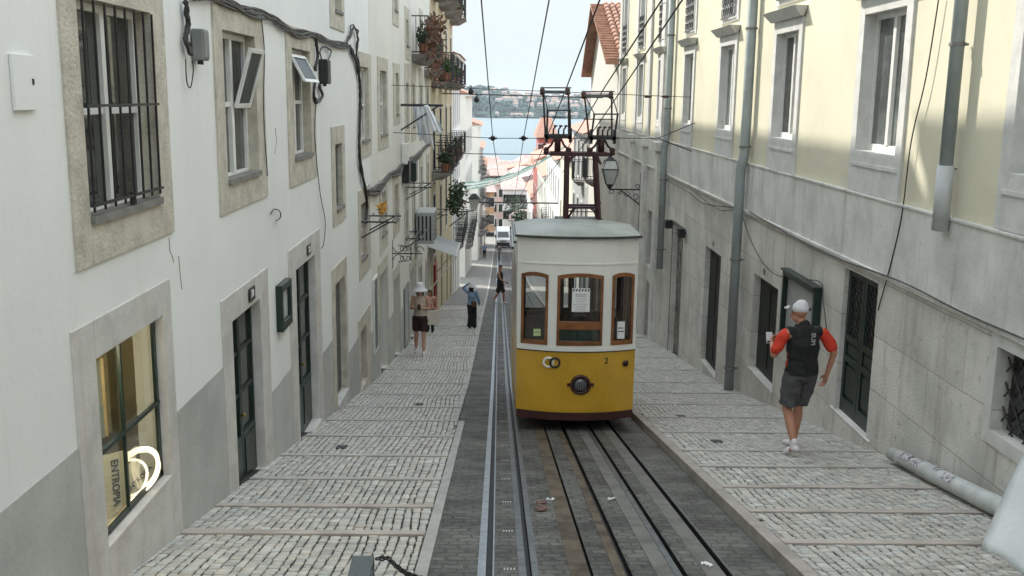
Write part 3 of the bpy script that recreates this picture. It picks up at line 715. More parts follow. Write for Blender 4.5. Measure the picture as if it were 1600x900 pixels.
# ---------- LEFT 3: ochre house with the plant balconies
yL3 = onX(707, 200, XL).y
cols3 = [yL2+(yL3-yL2)*q for q in (.16, .42, .68, .9)]
def grid_holes(y0, y1, n, levels, w_, h_):
    H = []
    for k in range(n):
        yc = y0+(y1-y0)*(k+.5)/n
        for z in levels: H.append((yc-w_/2, yc+w_/2, z, z+h_))
    return H
zA = onX(690, 150, XL).z
lev3 = [gz(42)+.2, gz(42)+3.5, gz(42)+6.8, gz(42)+10.1]
H3 = grid_holes(yL2, yL3, 4, [gz(yL2+8)+3.2, gz(yL2+8)+6.3, gz(yL2+8)+9.5, gz(yL2+8)+12.6], 1.1, 2.2)
H3d = [(yc-.6, yc+.6, gz(yc+.6)+.02, gz(yc)+2.3) for yc in cols3]
ztop3 = 10.2
par = root3 = house('house', 'ochre house on the left with plant filled iron balconies', 'house', XL, 1, yL2+.01, yL3, ztop3, 9, yellow2, H3+H3d)
for h in H3: window(par, XL, 1, h, grow(h, .15), stoneC, inset=.1, sill=False, fw_=.07)
for h in H3d: MB().box(XL-.2, XL-.24, *h).build('door', dark, par)
for k, h in enumerate(H3):
    if h[2] > gz(40)+4: balcony(par, XL, 1, (h[0]+h[1])/2, 2.4, h[2]-.02, .75, 1.0)
MB().box(XL+.95, XL+.02, yL2+.2, yL3-1, H3[3][2]+2.9, H3[3][2]+3.1).build('canopy', stoneDark, par)
sd = 0
for k, h in enumerate(H3):
    if h[2] < gz(40)+4: continue
    top = (k % 4 == 3)
    for q in range(2 if k < 12 else 1):
        sd += 1; y = (h[0]+h[1])/2 + (-.7 if q == 0 else .6)
        potted(0, 0, 0, .5, .28, [leaf, leafD, leafR][sd % 3], ['bushy green potted plant on an ochre house balcony', 'dark green potted plant on an ochre house balcony', 'rusty red potted plant on an ochre house balcony'][sd % 3],
               at=Vector((XL+.45, y, h[2])), n=110, size=.10, seed=sd, hang=.5 if sd % 3 == 2 else .1)
# hanging red creeper at the top balcony
p = onX(683, 30, XL+.8)
t = thing('hanging_creeper', 'rusty red creeper hanging from the topmost balcony of the ochre house', 'plant', tuple(p))
foliage((p.x-.1, p.y+1, p.z), (.28, 1.1, .32), 260, .09, 77, None, 1.5).build('leaves', leafR, t)
p = onX(718, 300, XL+1.0); p = onX(717, 302, XL+.9)
t = thing('balcony_shrub', 'large dark green and red bush bulging over a low balcony beyond the ochre house', 'plant', tuple(p))
mb = MB()
for k in range(7): foliage((p.x+rnd.uniform(-.25, .25), p.y+rnd.uniform(-.9, .9), p.z+rnd.uniform(-.35, .3)), (.28, .4, .28), 70, .09, 780+k, mb, .35)
mb.build('leaves', leafD, t); foliage((p.x+.1, p.y, p.z-.1), (.4, .95, .4), 60, .08, 79, None, .5).build('flowers', leafR, t)

# ---------- further left houses
def far_house(name, label, X, s, y0, y1, ztop, m, n, floors, depth=9, balc=0, doors=True, group=None, roofm=tile, fh=3.1, wm=pane, ww=1.0, wh=1.9, eave=.3, sm=stoneW, zbase=None):
    zg = gz((y0+y1)/2); H = grid_holes(y0, y1, n, [zg+3.2+fh*k for k in range(floors) if zg+3.2+fh*k+wh < ztop-.2], ww, wh)
    D = []
    if doors:
        for k in range(n):
            yc = y0+(y1-y0)*(k+.5)/n; D.append((yc-.55, yc+.55, gz(yc+.55)+.03, gz(yc)+2.3))
    r = house(name, label, 'house', X, s, y0, y1, ztop, depth, m, H+D, group=group, roofm=roofm, eave=eave)
    for h in H:
        ring(X, s, h, grow(h, .14), .02, -.001).build('window_surround', sm, r)
        mb = MB(); x0, x1 = X-s*.1, X-s*.14; a, b, c, d = h
        mb.box(x0, x1, a, a+.07, c, d); mb.box(x0, x1, b-.07, b, c, d); mb.box(x0, x1, a+.07, b-.07, c, c+.08); mb.box(x0, x1, a+.07, b-.07, d-.07, d); mb.box(x0, x1, (a+b)/2-.05, (a+b)/2+.05, c+.08, d-.07)
        w_ = mb.build('window', frameW, r); MB().box(x1+s*.012, x1+s*.004, a+.03, b-.03, c+.03, d-.03).build('pane', wm, w_)
    for h in D: MB().box(X-s*.2, X-s*.24, *h).build('door', [dark, frameG, greyd][int(h[0]*7) % 3], r)
    for k, h in enumerate(H):
        if balc and (k % balc == 0): balcony(r, X, s, (h[0]+h[1])/2, 1.7, h[2]-.02, .55, 1.0, nbar=10)
    return r
G1 = 60.5; 
y4 = yL3+.02
zt4 = onX(726, 96, XL+.4).z
far_house('house', 'white house with a heavy cornice just beyond the ochre house', XL, 1, y4, G1, zt4, white, 4, 4, balc=3, depth=5)
zt5 = onX(735, 150, XL).z
far_house('house', 'pale house after the first side lane on the left', XL, 1, 70.5, 87, 1.9, white2, 6, 4, balc=3, depth=5)
far_house('house', 'tall narrow cream house farther down on the left', XL+.35, 1, 96.5, 108, -1.0, white2, 4, 4, balc=2, depth=5)
far_house('house', 'grey plastered house farther down on the left', XL+.35, 1, 108.1, 124, -3.8, greyp, 5, 3, balc=2, depth=5)
far_house('house', 'lowest house at the far left end of the street', XL+.4, 1, 133, 150, -7.4, white2, 5, 3, balc=2, depth=5)

# ---------- RIGHT 1: yellow palace with stone base
zS1 = onX(1300, 290, XR).z; zLedge = onX(1400, 437, XR).z
yP3 = onX(1036, 300, XR).y; yR1 = onX(965, 200, XR).y
def rr(pl, pr, pt, pb): return rect('R', pl, pr, pt, pb)
W = [rr(1348, 1412, 8, 242), rr(1212, 1246, 45, 217), rr(1126, 1147, 70, 206), rr(1070, 1083, 86, 195), rr(1029, 1038.5, 97, 191), rr(998.5, 1005, 105, 187), rr(973, 978.3, 110, 183)]
Zt = sum(w_[3] for w_ in W[:4])/4; Zb = sum(w_[2] for w_ in W[:4])/4
W = [(a, b, Zb, Zt) for a, b, c, d in W]
w0 = W[0]; pitch_ = W[0][0]-0
W.insert(0, (W[0][0]-3.6, W[0][1]-3.6, Zb, Zt)); 
Wn = W[0]; W[0] = rr(1600, 1680, -60, 262); W[0] = (W[0][0]-.0, W[0][1], Zb, Zt)
zU = onX(1082, 50, XR).z
U = [(a, b, zU, zU+2.5) for a, b, c, d in W]
bar_in = rr(1560, 1760, 536, 680); bar_in = (bar_in[0], onX(1560, 600, XR).y, onX(1560, 676, XR).z, onX(1560, 538, XR).z)
D1 = rr(1314, 1368, 420, 680); D1 = (D1[0], D1[1], onX(1356, 680, XR+.03).z, onX(1376, 443, XR).z)
D2 = rr(1176, 1215, 430, 602); D2 = (D2[0], D2[1], onX(1210, 604, XR+.09).z, onX(1220, 453, XR).z)
D3 = rr(1100, 1125, 384, 584); D3 = (D3[0], D3[1], onX(1120, 584, XR+.08).z, onX(1130, 401, XR).z)
D4 = rr(1049.5, 1065, 349, 562); D4 = (D4[0], D4[1], gz(D4[1])+.1, onX(1069, 360, XR).z)
D5 = rr(1009, 1019, 440, 540); D5 = (D5[0], D5[1], gz(D5[1])+.1, onX(1014, 440, XR).z)
V5 = rr(1012, 1025, 324, 428)
V5 = (V5[0], V5[1], onX(1025, 428, XR).z, onX(1025, 335, XR).z)
y0R = -9
mid = lambda h: (h[0]+h[1])/2
upouts = []
for i, (a, b, c, d) in enumerate(W): e = .13*(b-a)/.65+.05; e = .17; upouts.append((a-e, b+e, zS1+.02, d+.18))
Uouts = [(a-.15, b+.15, c-.05, d+.15) for a, b, c, d in U]
par = rootR = thing('yellow_building', 'long pale yellow building with grey stone base and white framed windows, on the right', 'building', (XR, 15, gz(15)))
wall_mesh(XR, -1, y0R, yR1, zS1, 6.6, 10, [sh(o) for o in upouts+Uouts]).build('upper_wall', yellow, par)
MB().box(XR-.45, XR+10, y0R, yR1, 6.603, 6.9).build('cornice', stoneW, par, bevel=.03)
base_holes = [bar_in, D1, D2, D3, D4, D5, V5]
wall_mesh(XR-.03, -1, y0R, yP3, gz(yP3)-.6, zLedge, 1.5, [h for h in base_holes if h[1] < yP3], rev=.5).build('base_wall', stoneB, par)
wall_mesh(XR-.03, -1, yP3+.002, yR1, gz(yR1)-.6, zLedge, 1.5, [h for h in base_holes if h[1] > yP3], rev=.3).build('base_wall', stoneB, par)
wall_mesh(XR-.045, -1, y0R, yR1, zLedge+.002, zS1, .6, []).build('stone_band', stoneBand, par)
MB().box(XR-.075, XR, y0R, yR1, zLedge-.025, zLedge+.02).build('ledge', stoneBand, par, bevel=.006)
MB().box(XR-.06, XR, y0R, yR1, zS1-.015, zS1+.015).build('ledge', stoneBand, par, bevel=.006)
frameGr = mat('grey_green_window_paint', (.30, .34, .32), .5, .06, 8, .05, 80)
for i, h in enumerate(W):
    window(par, XR, -1, h, upouts[i], stoneW, inset=[.12, .11, .10, .09, .08, .07, .06, .05][i], deep=.26, sill=False, cols=2, pm=[paneP, paneP, pane, paneP, pane, paneP, pane, pane][i], fw_=.06, proud=.03)
    a, b, c, d = upouts[i]
    MB().hexa([(XR-.03, a-.04, d), (XR-.08, a-.04, d), (XR-.08, b+.04, d), (XR-.03, b+.04, d)], [(XR-.0, a-.12, d+.14), (XR-.20, a-.12, d+.14), (XR-.20, b+.12, d+.14), (XR-.0, b+.12, d+.14)]).build('window_hood', stoneW, par, bevel=.006)
    MB().box(XR-.045, XR-.028, a+.08, b-.08, zS1+.32, zS1+.36).build('moulding', stoneW, par)
    window(par, XR, -1, U[i], Uouts[i], stoneW, inset=.06, deep=.22, sill=False, cols=2, fw_=.06, proud=.03)
    a, b, c, d = U[i]; mb = MB(); x = XR-.06
    mb.box(x-.012, x+.012, a, b, c+.93, c+.96); mb.box(x-.012, x+.012, a, b, c+.02, c+.05)
    q = random.Random(i)
    for k in range(6):
        for j in range(5):
            yy = a+(b-a)*(k+.5)/6; zz = c+.14+j*.18; r_ = .065; pts = [(x, yy+r_*math.cos(t), zz+r_*1.25*math.sin(t)) for t in [2*math.pi*u/8 for u in range(9)]]
            mb.tube(pts, .008, 4, False)
    mb.build('railing', mat('grey_iron_scrollwork', (.12, .12, .12), .6, .1, 5, 0), par)
# door with iron lattice panels
def lattice(mb, X, a, b, c, d, st=.13, r=.006):
    w_, h = b-a, d-c; k = -h
    while k < w_:
        for sg in (0, 1):
            p, q_ = max(0, k), min(w_, k+h)
            if q_ > p:
                z0_, z1_ = (p-k), (q_-k)
                if sg: mb.tube([(X, a+p, c+z0_), (X, a+q_, c+z1_)], r, 4)
                else: mb.tube([(X, b-p, c+z0_), (X, b-q_, c+z1_)], r, 4)
        k += st
a, b, c, d = D1; mb = MB(); x0 = XR-.03+.06; x1 = x0+.05; ym = (a+b)/2
for (ya, yb) in ((a, ym-.004), (ym+.004, b)):
    st = .075; H_ = d-c
    mb.box(x0, x1, ya, ya+st, c, d); mb.box(x0, x1, yb-st, yb, c, d)
    for (za, zb_) in ((0, .10), (.36, .40), (.50, .54), (.95, 1.0)): mb.box(x0, x1, ya+st, yb-st, c+H_*za, c+H_*zb_)
    mb.box(x0+.03, x1, ya+st, yb-st, c+H_*.10, c+H_*.36); mb.box(x0+.03, x1, ya+st, yb-st, c+H_*.40, c+H_*.50)
    mb.box(x0+.012, x0+.03, ya+st+.03, yb-st-.03, c+H_*.13, c+H_*.33); mb.box(x0+.012, x0+.03, ya+st+.03, yb-st-.03, c+H_*.42, c+H_*.48)
dr = mb.build('double_door', frameG, par, bevel=.004)
MB().box(x0+.036, x0+.044, a+.03, b-.03, c+H_*.54, d-.03).build('pane', paneD, dr)
mb = MB()
for (ya, yb) in ((a, ym), (ym, b)): lattice(mb, x0+.01, ya+.075, yb-.075, c+H_*.54, c+H_*.95, .12)
mb.build('lattice', iron, dr)
def doorstep(D, ext=.02, proud=.10): MB().box(XR-.032-proud, XR+.12, D[0]-ext, D[1]+ext, gz(D[1])-.2, D[2]+.005).build('doorstep', stoneB, par, bevel=.01)
doorstep(D1, .12, .02); doorstep(D2, .05, .02); doorstep(D3, .05, .0)
for D, off in ((D2, .12), (D3, .11)):
    x0 = XR-.03+off; a, b, c, d = D; mb = MB(); mb.box(x0, x0+.04, a, b, c, d)
    mb.box(x0-.012, x0, a+.08, a+(b-a)*.46, c+.15, c+(d-c)*.4); mb.box(x0-.012, x0, a+(b-a)*.54, b-.08, c+.15, c+(d-c)*.4); mb.box(x0-.012, x0, a+.08, a+(b-a)*.46, c+(d-c)*.45, d-.15); mb.box(x0-.012, x0, a+(b-a)*.54, b-.08, c+(d-c)*.45, d-.15)
    mb.build('door', mat('black_green_door', (.008, .012, .010), .5, .1, 5, .1), par)
a, b, c, d = D4; x0 = XR+.10
MB().box(x0, x0+.04, a, b, c, d).build('graffiti_door', mat('graffiti_door_paint', (.30, .28, .24), .6, .8, 6, .1, spots=.9, spcol=(.05, .04, .04)), par)
ring(XR-.03, -1, D4, (a-.06, b+.06, c, d+.08), .015, -.001).build('door_surround', frameGrey, par)
a, b, c, d = D5; w_ = glazed_door(par, XR-.03, -1, D5, .16, frameGrey, paneP, 1, 4, .3, .12, False)
window(par, XR-.03, -1, V5, None, fm=frameG, pm=paneD, inset=.12, sill=False, transom=.5)
a, b, c, d = bar_in; x0 = XR-.03+.14
wn = MB().box(x0, x0+.04, a, b, c, d).build('barred_window', paneD, par); mb = MB(); lattice(mb, XR+.06, a, b, c, d, .22, .009); mb.build('lattice', iron, wn)
ring(XR-.03, -1, bar_in, grow(bar_in, .12), .012, -.001).build('window_surround', stoneW, par)
for pn, (yy, dz_) in (('0', (mid(D3), .14)), ('0', (mid(D2)+.1, .13))):
    D = D3 if abs(yy-mid(D3)) < .01 else D2
    mb = MB().lathe([(.001, -.0), (.05, -.0), (.05, -.012), (.001, -.012)], (XR-.032, yy, D[3]+dz_), 12, 'X'); mb.build('number_plate', stoneDark, par)
# pilasters on the farther half
for px in (1033, 1012, 992, 967):
    y = onX(px, 240, XR).y
    MB().box(XR-.14, XR-.02, y-.28, y+.28, gz(y)-.5, zS1-.3).build('pilaster', stoneBand, par, bevel=.01)
    MB().box(XR-.20, XR-.02, y-.36, y+.36, zS1-.299, zS1-.05).build('pilaster_capital', stoneBand, par, bevel=.02)
    MB().box(XR-.07, XR-.01, y-.26, y+.26, zS1+.02, 6.6).build('pilaster', stoneW, par)
# downpipes
def pipe(px, py0, py1, r, label, m=pipeM, off=.12, clamps=5, jog=True, zt=6.5, zb_=None):
    t0 = onX(px, (py0+py1)/2, XR-off); y = t0.y; z0_ = onX(px, py1, XR-off).z if zb_ is None else zb_
    t = thing('downpipe', label, 'pipe', (XR-off, y, z0_), 'downpipes of the yellow building')
    zj = zS1+.15
    if jog: pts = [(XR-off, y, zt), (XR-off, y, zj), (XR-off-.05, y, zj-.25), (XR-off-.05, y, z0_)]
    else: pts = [(XR-off, y, zt), (XR-off, y, z0_)]
    MB().tube(pts, r, 14).build('pipe', m, t, True)
    for k in range(clamps):
        z = z0_+.5+(zt-z0_)*k/clamps; xo = off+(.05 if jog and z < zj-.2 else 0)
        cl = MB(); cl.tube([(XR-xo, y, z-.015), (XR-xo, y, z+.015)], r*1.22, 14); cl.box(XR-xo, XR-.02, y-.01, y+.01, z-.01, z+.01); cl.build('clamp', stoneDark, t)
    return t, y
t, y = pipe(1486, 0, 352, .062, 'grey green downpipe ending in a pale sleeve, nearest the camera on the yellow wall', jog=False)
MB().tube([(XR-.12, y, onX(1470, 355, XR).z), (XR-.12, y, onX(1480, 256, XR).z)], .076, 14).build('sleeve', pipeW, t, True)
yq = onX(1141, 600, XR).y
pipe(1160, 0, 600, .085, 'thick grey green downpipe running to the pavement between the second and third doorways', zb_=gz(onX(1160, 300, XR).y)+.1, m=pipeM)
pipe(1042, 0, 429, .085, 'grey green downpipe farther down, left of the fifth window of the yellow building', m=pipeM)
# notice board
q0, q1 = onX(1233, 436, XR-.03), onX(1280, 530, XR-.03)
ya, yb = q1.y, q0.y; zt_ = onX(1283, 458, XR-.13).z; zb2 = zt_-.95
t = thing('notice_board', 'dark green framed glazed notice case on the stone wall behind the walking man', 'notice board', (XR-.03, (ya+yb)/2, zb2)); X0 = XR-.032
mb = MB(); mb.box(X0, X0-.10, ya, ya+.07, zb2, zt_); mb.box(X0, X0-.10, yb-.07, yb, zb2, zt_); mb.box(X0, X0-.10, ya+.07, yb-.07, zb2, zb2+.07); mb.box(X0, X0-.10, ya+.07, yb-.07, zt_-.07, zt_); mb.box(X0, X0-.13, ya-.02, yb+.02, zt_+.001, zt_+.03)
mb.build('case', frameG, t, bevel=.004); MB().box(X0, X0-.03, ya+.07, yb-.07, zb2+.07, zt_-.07).build('backing', greyp, t)
for px, py, lb in ((1046.7, 350, 'small black box light left of the graffiti covered door'), (1066.7, 364, 'small black box light right of the graffiti covered door')):
    p = onX(px, py, XR-.1); t = thing('wall_spotlight', lb, 'spotlight', tuple(p), 'box lights by the graffiti door')
    MB().box(p.x-.12, p.x+.04, p.y-.11, p.y+.11, p.z-.1, p.z+.1).build('housing', iron, t, bevel=.01); MB().box(p.x+.04, XR-.03, p.y-.02, p.y+.02, p.z-.02, p.z+.02).build('bracket', iron, t)

# ---------- RIGHT 2: gabled white house with clay tiles; gable faces the street
yg0, yg1 = yR1+.02, onX(926, 110, XR).y
ypk = onX(941, 12, XR).y; zpk = onX(941, 12, XR).z; ze = onX(926, 112, XR).z
par = thing('gabled_house', 'white gabled house with a steep clay tile roof above the yellow building', 'house', (XR, (yg0+yg1)/2, gz(yg0)))
zb_ = gz(yg1)-.6; X = XR-.05; mb = MB(); prof_ = [(yg0, zb_), (yg1, zb_), (yg1, ze), (ypk, zpk), (yg0, ze)]
mb.hexa([(X, y, z) for y, z in prof_], [(X+8, y, z) for y, z in prof_]); mb.build('wall', white2, par)
def slab(ya, za, yb, zb__, t=.14, x0=XR-.5, x1=XR+8.3):
    return MB().hexa([(x0, ya, za), (x0, yb, zb__), (x1, yb, zb__), (x1, ya, za)], [(x0, ya, za+t), (x0, yb, zb__+t), (x1, yb, zb__+t), (x1, ya, za+t)])
dz = (zpk-ze)/(ypk-yg0); o_ = .5
rf = slab(yg0-o_*.1, ze-o_*.1*dz+.02, ypk, zpk+.02).build('roof', tile, par)
slab(yg1+.3, ze-.25, ypk+.001, zpk+.02).build('roof', tile, par)
mb = MB(); n = 15
for k in range(n):          # rows of barrel tiles
    f0, f1 = k/n, (k+1.15)/n
    for j in range(5):
        x = XR+.12+j*.26; P0 = Vector((x, yg0+(ypk-yg0)*f0, ze+(zpk-ze)*f0+.20)); P1 = Vector((x, yg0+(ypk-yg0)*min(f1, 1), ze+(zpk-ze)*min(f1, 1)+.18)); mb.tube([P0, P1], .11, 8, True, [.125, .10])
mb.build('barrel_tiles', tile, rf, True)
mb = MB(); n = 24
for k in range(n):
    f0, f1 = k/n, (k+1.1)/n; y_a, y_b = yg0+(ypk-yg0)*f0, yg0+(ypk-yg0)*min(f1, 1); z_a, z_b = ze+(zpk-ze)*f0+.03, ze+(zpk-ze)*min(f1, 1)-.02
    mb.hexa([(XR-.52, y_a, z_a+.12), (XR-.52, y_b, z_b+.12), (XR+.02, y_b, z_b+.12), (XR+.02, y_a, z_a+.12)], [(XR-.52, y_a, z_a+.20), (XR-.52, y_b, z_b+.16), (XR+.02, y_b, z_b+.16), (XR+.02, y_a, z_a+.20)])
mb.build('flat_tiles', tile, rf)
yw = yg0+(yg1-yg0)*.62
window(par, X, -1, (yw-.5, yw+.5, .9-2.4, .9-.2), None, fm=frameGrey, inset=-.03, sill=False)
balcony(par, X, -1, yw, 2.0, -1.55, .6, .95)
window(par, X, -1, (yw-.5, yw+.5, -5.3, -3.3), None, fm=frameGrey, inset=-.03, sill=False)
far_house('house', 'grey house with a low clay roof behind the tram collectors', XR, -1, yg1+.02, 58, .1, greyp, 4, 4, balc=3)
far_house('house', 'pale yellow house on the right beyond the grey one', XR, -1, 58.05, 70, -1.8, yellow, 4, 4, balc=2)
far_house('house', 'bright white house on the right halfway down', XR, -1, 70.05, 90, -2.6, white, 6, 4, balc=2)
far_house('house', 'cream house on the right farther down the hill', XR, -1, 92, 112, -5.5, white2, 6, 4, balc=2)
far_house('house', 'red plastered house on the right with a clay roof', XR, -1, 112.1, 126, -5.2, redp, 4, 4, balc=3)
far_house('house', 'lowest white house on the right end of the street', XR, -1, 126.1, 150, -11, white, 6, 4, balc=2)
# terrace tree on the right
p = onY(915, 190, 62); p.x += .6
t = thing('terrace_tree', 'bushy yellow green tree rising between the houses behind the tram collectors', 'tree', (p.x, p.y, p.z-3))
MB().tube([(p.x, p.y, p.z-4), (p.x+.1, p.y, p.z-1.5), (p.x, p.y, p.z)], .1, 8, rs=[.16, .12, .05]).build('trunk', mat('bark', (.12, .09, .06), .9, .2, 6, .3), t)
mb = MB()
for k in range(9): foliage((p.x+rnd.uniform(-.8, .8), p.y+rnd.uniform(-.8, .8), p.z+rnd.uniform(-2.0, 1.5)), (.55, .55, .5), 130, .12, 200+k, mb)
mb.build('crown', leaf, t)
# ------------------------------------------------------------------ the tram
TY = 12.5; TX = 1.07; TZ = onY(904, 657, TY).z
tramY = mat('tram_yellow_paint', (.55, .315, .028), .34, .07, 3, .05, 20, streak=.3, scol=(.42, .27, .06), coat=.25)
tramW = mat('tram_cream_paint', (.74, .725, .67), .42, .04, 2, .05, 20, streak=.3, scol=(.45, .42, .34), coat=.2)
tramR = mat('tram_maroon_skirt', (.055, .018, .016), .5, .1, 5, .05, 60)
tramB = mat('tram_green_grey_roof', (.27, .29, .25), .55, .12, 3, .1, 40, streak=.15)
wood = mat('varnished_wood', (.25, .095, .03), .35, .3, 3, .1, 60, streak=.5, scol=(.10, .04, .02), coat=.3)
tram = thing('tram', 'yellow and cream funicular tram with wooden window frames, standing on the right track', 'tram', (TX, TY+3.5, gz(TY+3.5)))
def U(px, py): p = onY(px, py, TY); return p.x-TX, p.z
HW = .80; LEN = [TY, TY+1.25, TY+3.4, TY+5.6]
uL = U(808, 500)[0]; uR = U(997, 500)[0]; TXc = (uL+uR)/2; HW = (uR-uL)/2; TX += TXc
def U(px, py): p = onY(px, py, TY); return p.x-TX, p.z
def bow(u, s=0.0): return TY + .17*(abs(u)/HW)**2.2 + s      # curved front
zSk = U(904, 645)[1]; zSill = U(904, 549)[1]; zWb = U(904, 538)[1]; zBelt = U(904, 413)[1]; zTop = U(904, 373)[1]
def zc(z): return z
def front(name, z0, z1, m, parent, e=0.0, u0=-1, u1=1, n=16, th=.03, taper=True):
    mb = MB(); a, b = u0*HW, u1*HW
    tp = lambda z: 1.0 - .010*max(0, min(1, (zSill-z)/(zSill-TZ)))
    for k in range(n):
        ua, ub = a+(b-a)*k/n, a+(b-a)*(k+1)/n
        mb.hexa([(TX+ua*tp(z0), bow(ua, -e), z0), (TX+ub*tp(z0), bow(ub, -e), z0), (TX+ub*tp(z0), bow(ub, th), z0), (TX+ua*tp(z0), bow(ua, th), z0)],
                [(TX+ua*tp(z1), bow(ua, -e), z1), (TX+ub*tp(z1), bow(ub, -e), z1), (TX+ub*tp(z1), bow(ub, th), z1), (TX+ua*tp(z1), bow(ua, th), z1)])
    return mb.build(name, m, parent)
front('skirt', TZ, zSk, tramR, tram, .004)
bodyp = front('front_panel', zSk+.001, zSill, tramY, tram)
front('waist_rail', zSill+.001, zSill+.045, tramW, tram, .022)
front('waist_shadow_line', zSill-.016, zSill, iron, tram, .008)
# window wall of the front: cream with three arched openings
wins = [(U(813, 480)[0], U(858, 480)[0]), (U(869, 480)[0], U(944, 480)[0]), (U(955, 480)[0], U(994, 480)[0])]
zwb, zwt = U(904, 545)[1]+.0, U(904, 427)[1]; wins = [(a+.012, b-.012) for a, b in wins]
zwb = zSill+.075
def arch(u, a, b, top): t = (2*(u-a)/(b-a)-1); return top - .035*t*t
mb = MB(); segs = [-HW]+[v for w_ in wins for v in w_]+[HW]
for i in range(0, len(segs), 2):
    a, b = segs[i], segs[i+1]; n = 3
    for k in range(n):
        ua, ub = a+(b-a)*k/n, a+(b-a)*(k+1)/n
        mb.hexa([(TX+ua, bow(ua), zSill+.046), (TX+ub, bow(ub), zSill+.046), (TX+ub, bow(ub, .05), zSill+.046), (TX+ua, bow(ua, .05), zSill+.046)], [(TX+ua, bow(ua), zTop), (TX+ub, bow(ub), zTop), (TX+ub, bow(ub, .05), zTop), (TX+ua, bow(ua, .05), zTop)])
for a, b in wins:
    n = 10
    for k in range(n):
        ua, ub = a+(b-a)*k/n, a+(b-a)*(k+1)/n; za, zb2 = arch(ua, a, b, zwt), arch(ub, a, b, zwt)
        mb.hexa([(TX+ua, bow(ua), za), (TX+ub, bow(ub), zb2), (TX+ub, bow(ub, .05), zb2), (TX+ua, bow(ua, .05), za)], [(TX+ua, bow(ua), zTop), (TX+ub, bow(ub), zTop), (TX+ub, bow(ub, .05), zTop), (TX+ua, bow(ua, .05), zTop)])
        mb.hexa([(TX+ua, bow(ua), zSill+.046), (TX+ub, bow(ub), zSill+.046), (TX+ub, bow(ub, .05), zSill+.046), (TX+ua, bow(ua, .05), zSill+.046)], [(TX+ua, bow(ua), zwb), (TX+ub, bow(ub), zwb), (TX+ub, bow(ub, .05), zwb), (TX+ua, bow(ua, .05), zwb)])
mb.build('window_wall', tramW, tram)
front('belt_moulding', zBelt-.008, zBelt+.012, tramW, tram, .012)
tg = clear_glass('tram_glass', .10)
for i, (a, b) in enumerate(wins):
    mb = MB(); f = .035; n = 10; e = .012
    def bar(ua, ub, za, zb_, ea=e): mb.hexa([(TX+ua, bow(ua, -ea), za), (TX+ub, bow(ub, -ea), za), (TX+ub, bow(ub, .04), za), (TX+ua, bow(ua, .04), za)], [(TX+ua, bow(ua, -ea), zb_), (TX+ub, bow(ub, -ea), zb_), (TX+ub, bow(ub, .04), zb_), (TX+ua, bow(ua, .04), zb_)])
    bar(a, a+f, zwb, zwt-.036); bar(b-f, b, zwb, zwt-.036)
    for k in range(n):
        ua, ub = a+(b-a)*k/n, a+(b-a)*(k+1)/n; za, zb2 = arch(ua, a, b, zwt), arch(ub, a, b, zwt)
        mb.hexa([(TX+ua, bow(ua, -e-.001), za-.05), (TX+ub, bow(ub, -e-.001), zb2-.05), (TX+ub, bow(ub, .04), zb2-.05), (TX+ua, bow(ua, .04), za-.05)], [(TX+ua, bow(ua, -e-.001), za-.001), (TX+ub, bow(ub, -e-.001), zb2-.001), (TX+ub, bow(ub, .04), zb2-.001), (TX+ua, bow(ua, .04), za-.001)])
        bar(ua, ub, zwb, zwb+.055, e+.001)
        if i == 1: zr = U(904, 509)[1]; bar(ua, ub, zr-.05, zr+.05, e+.002)
    wf = mb.build('window', wood, tram)
    mb = MB()
    for k in range(n):
        ua, ub = a+.01+(b-a-.02)*k/n, a+.01+(b-a-.02)*(k+1)/n; mb.quad((TX+ua, bow(ua, .02), zwb+.01), (TX+ub, bow(ub, .02), zwb+.01), (TX+ub, bow(ub, .02), zwt-.04), (TX+ua, bow(ua, .02), zwt-.04))
    mb.build('pane', tg, wf)
    if i == 1:
        mb = MB()
        for k in range(n):
            ua, ub = a+f+(b-a-2*f)*k/n, a+f+(b-a-2*f)*(k+1)/n
            mb.hexa([(TX+ua, bow(ua, .025), zwb+.05), (TX+ub, bow(ub, .025), zwb+.05), (TX+ub, bow(ub, .035), zwb+.05), (TX+ua, bow(ua, .035), zwb+.05)], [(TX+ua, bow(ua, .025), zr-.045), (TX+ub, bow(ub, .025), zr-.045), (TX+ub, bow(ub, .035), zr-.045), (TX+ua, bow(ua, .035), zr-.045)])
        mb.build('lower_panel', mat('dark_green_panel', (.02, .045, .035), .3, .1, 3, 0), wf)
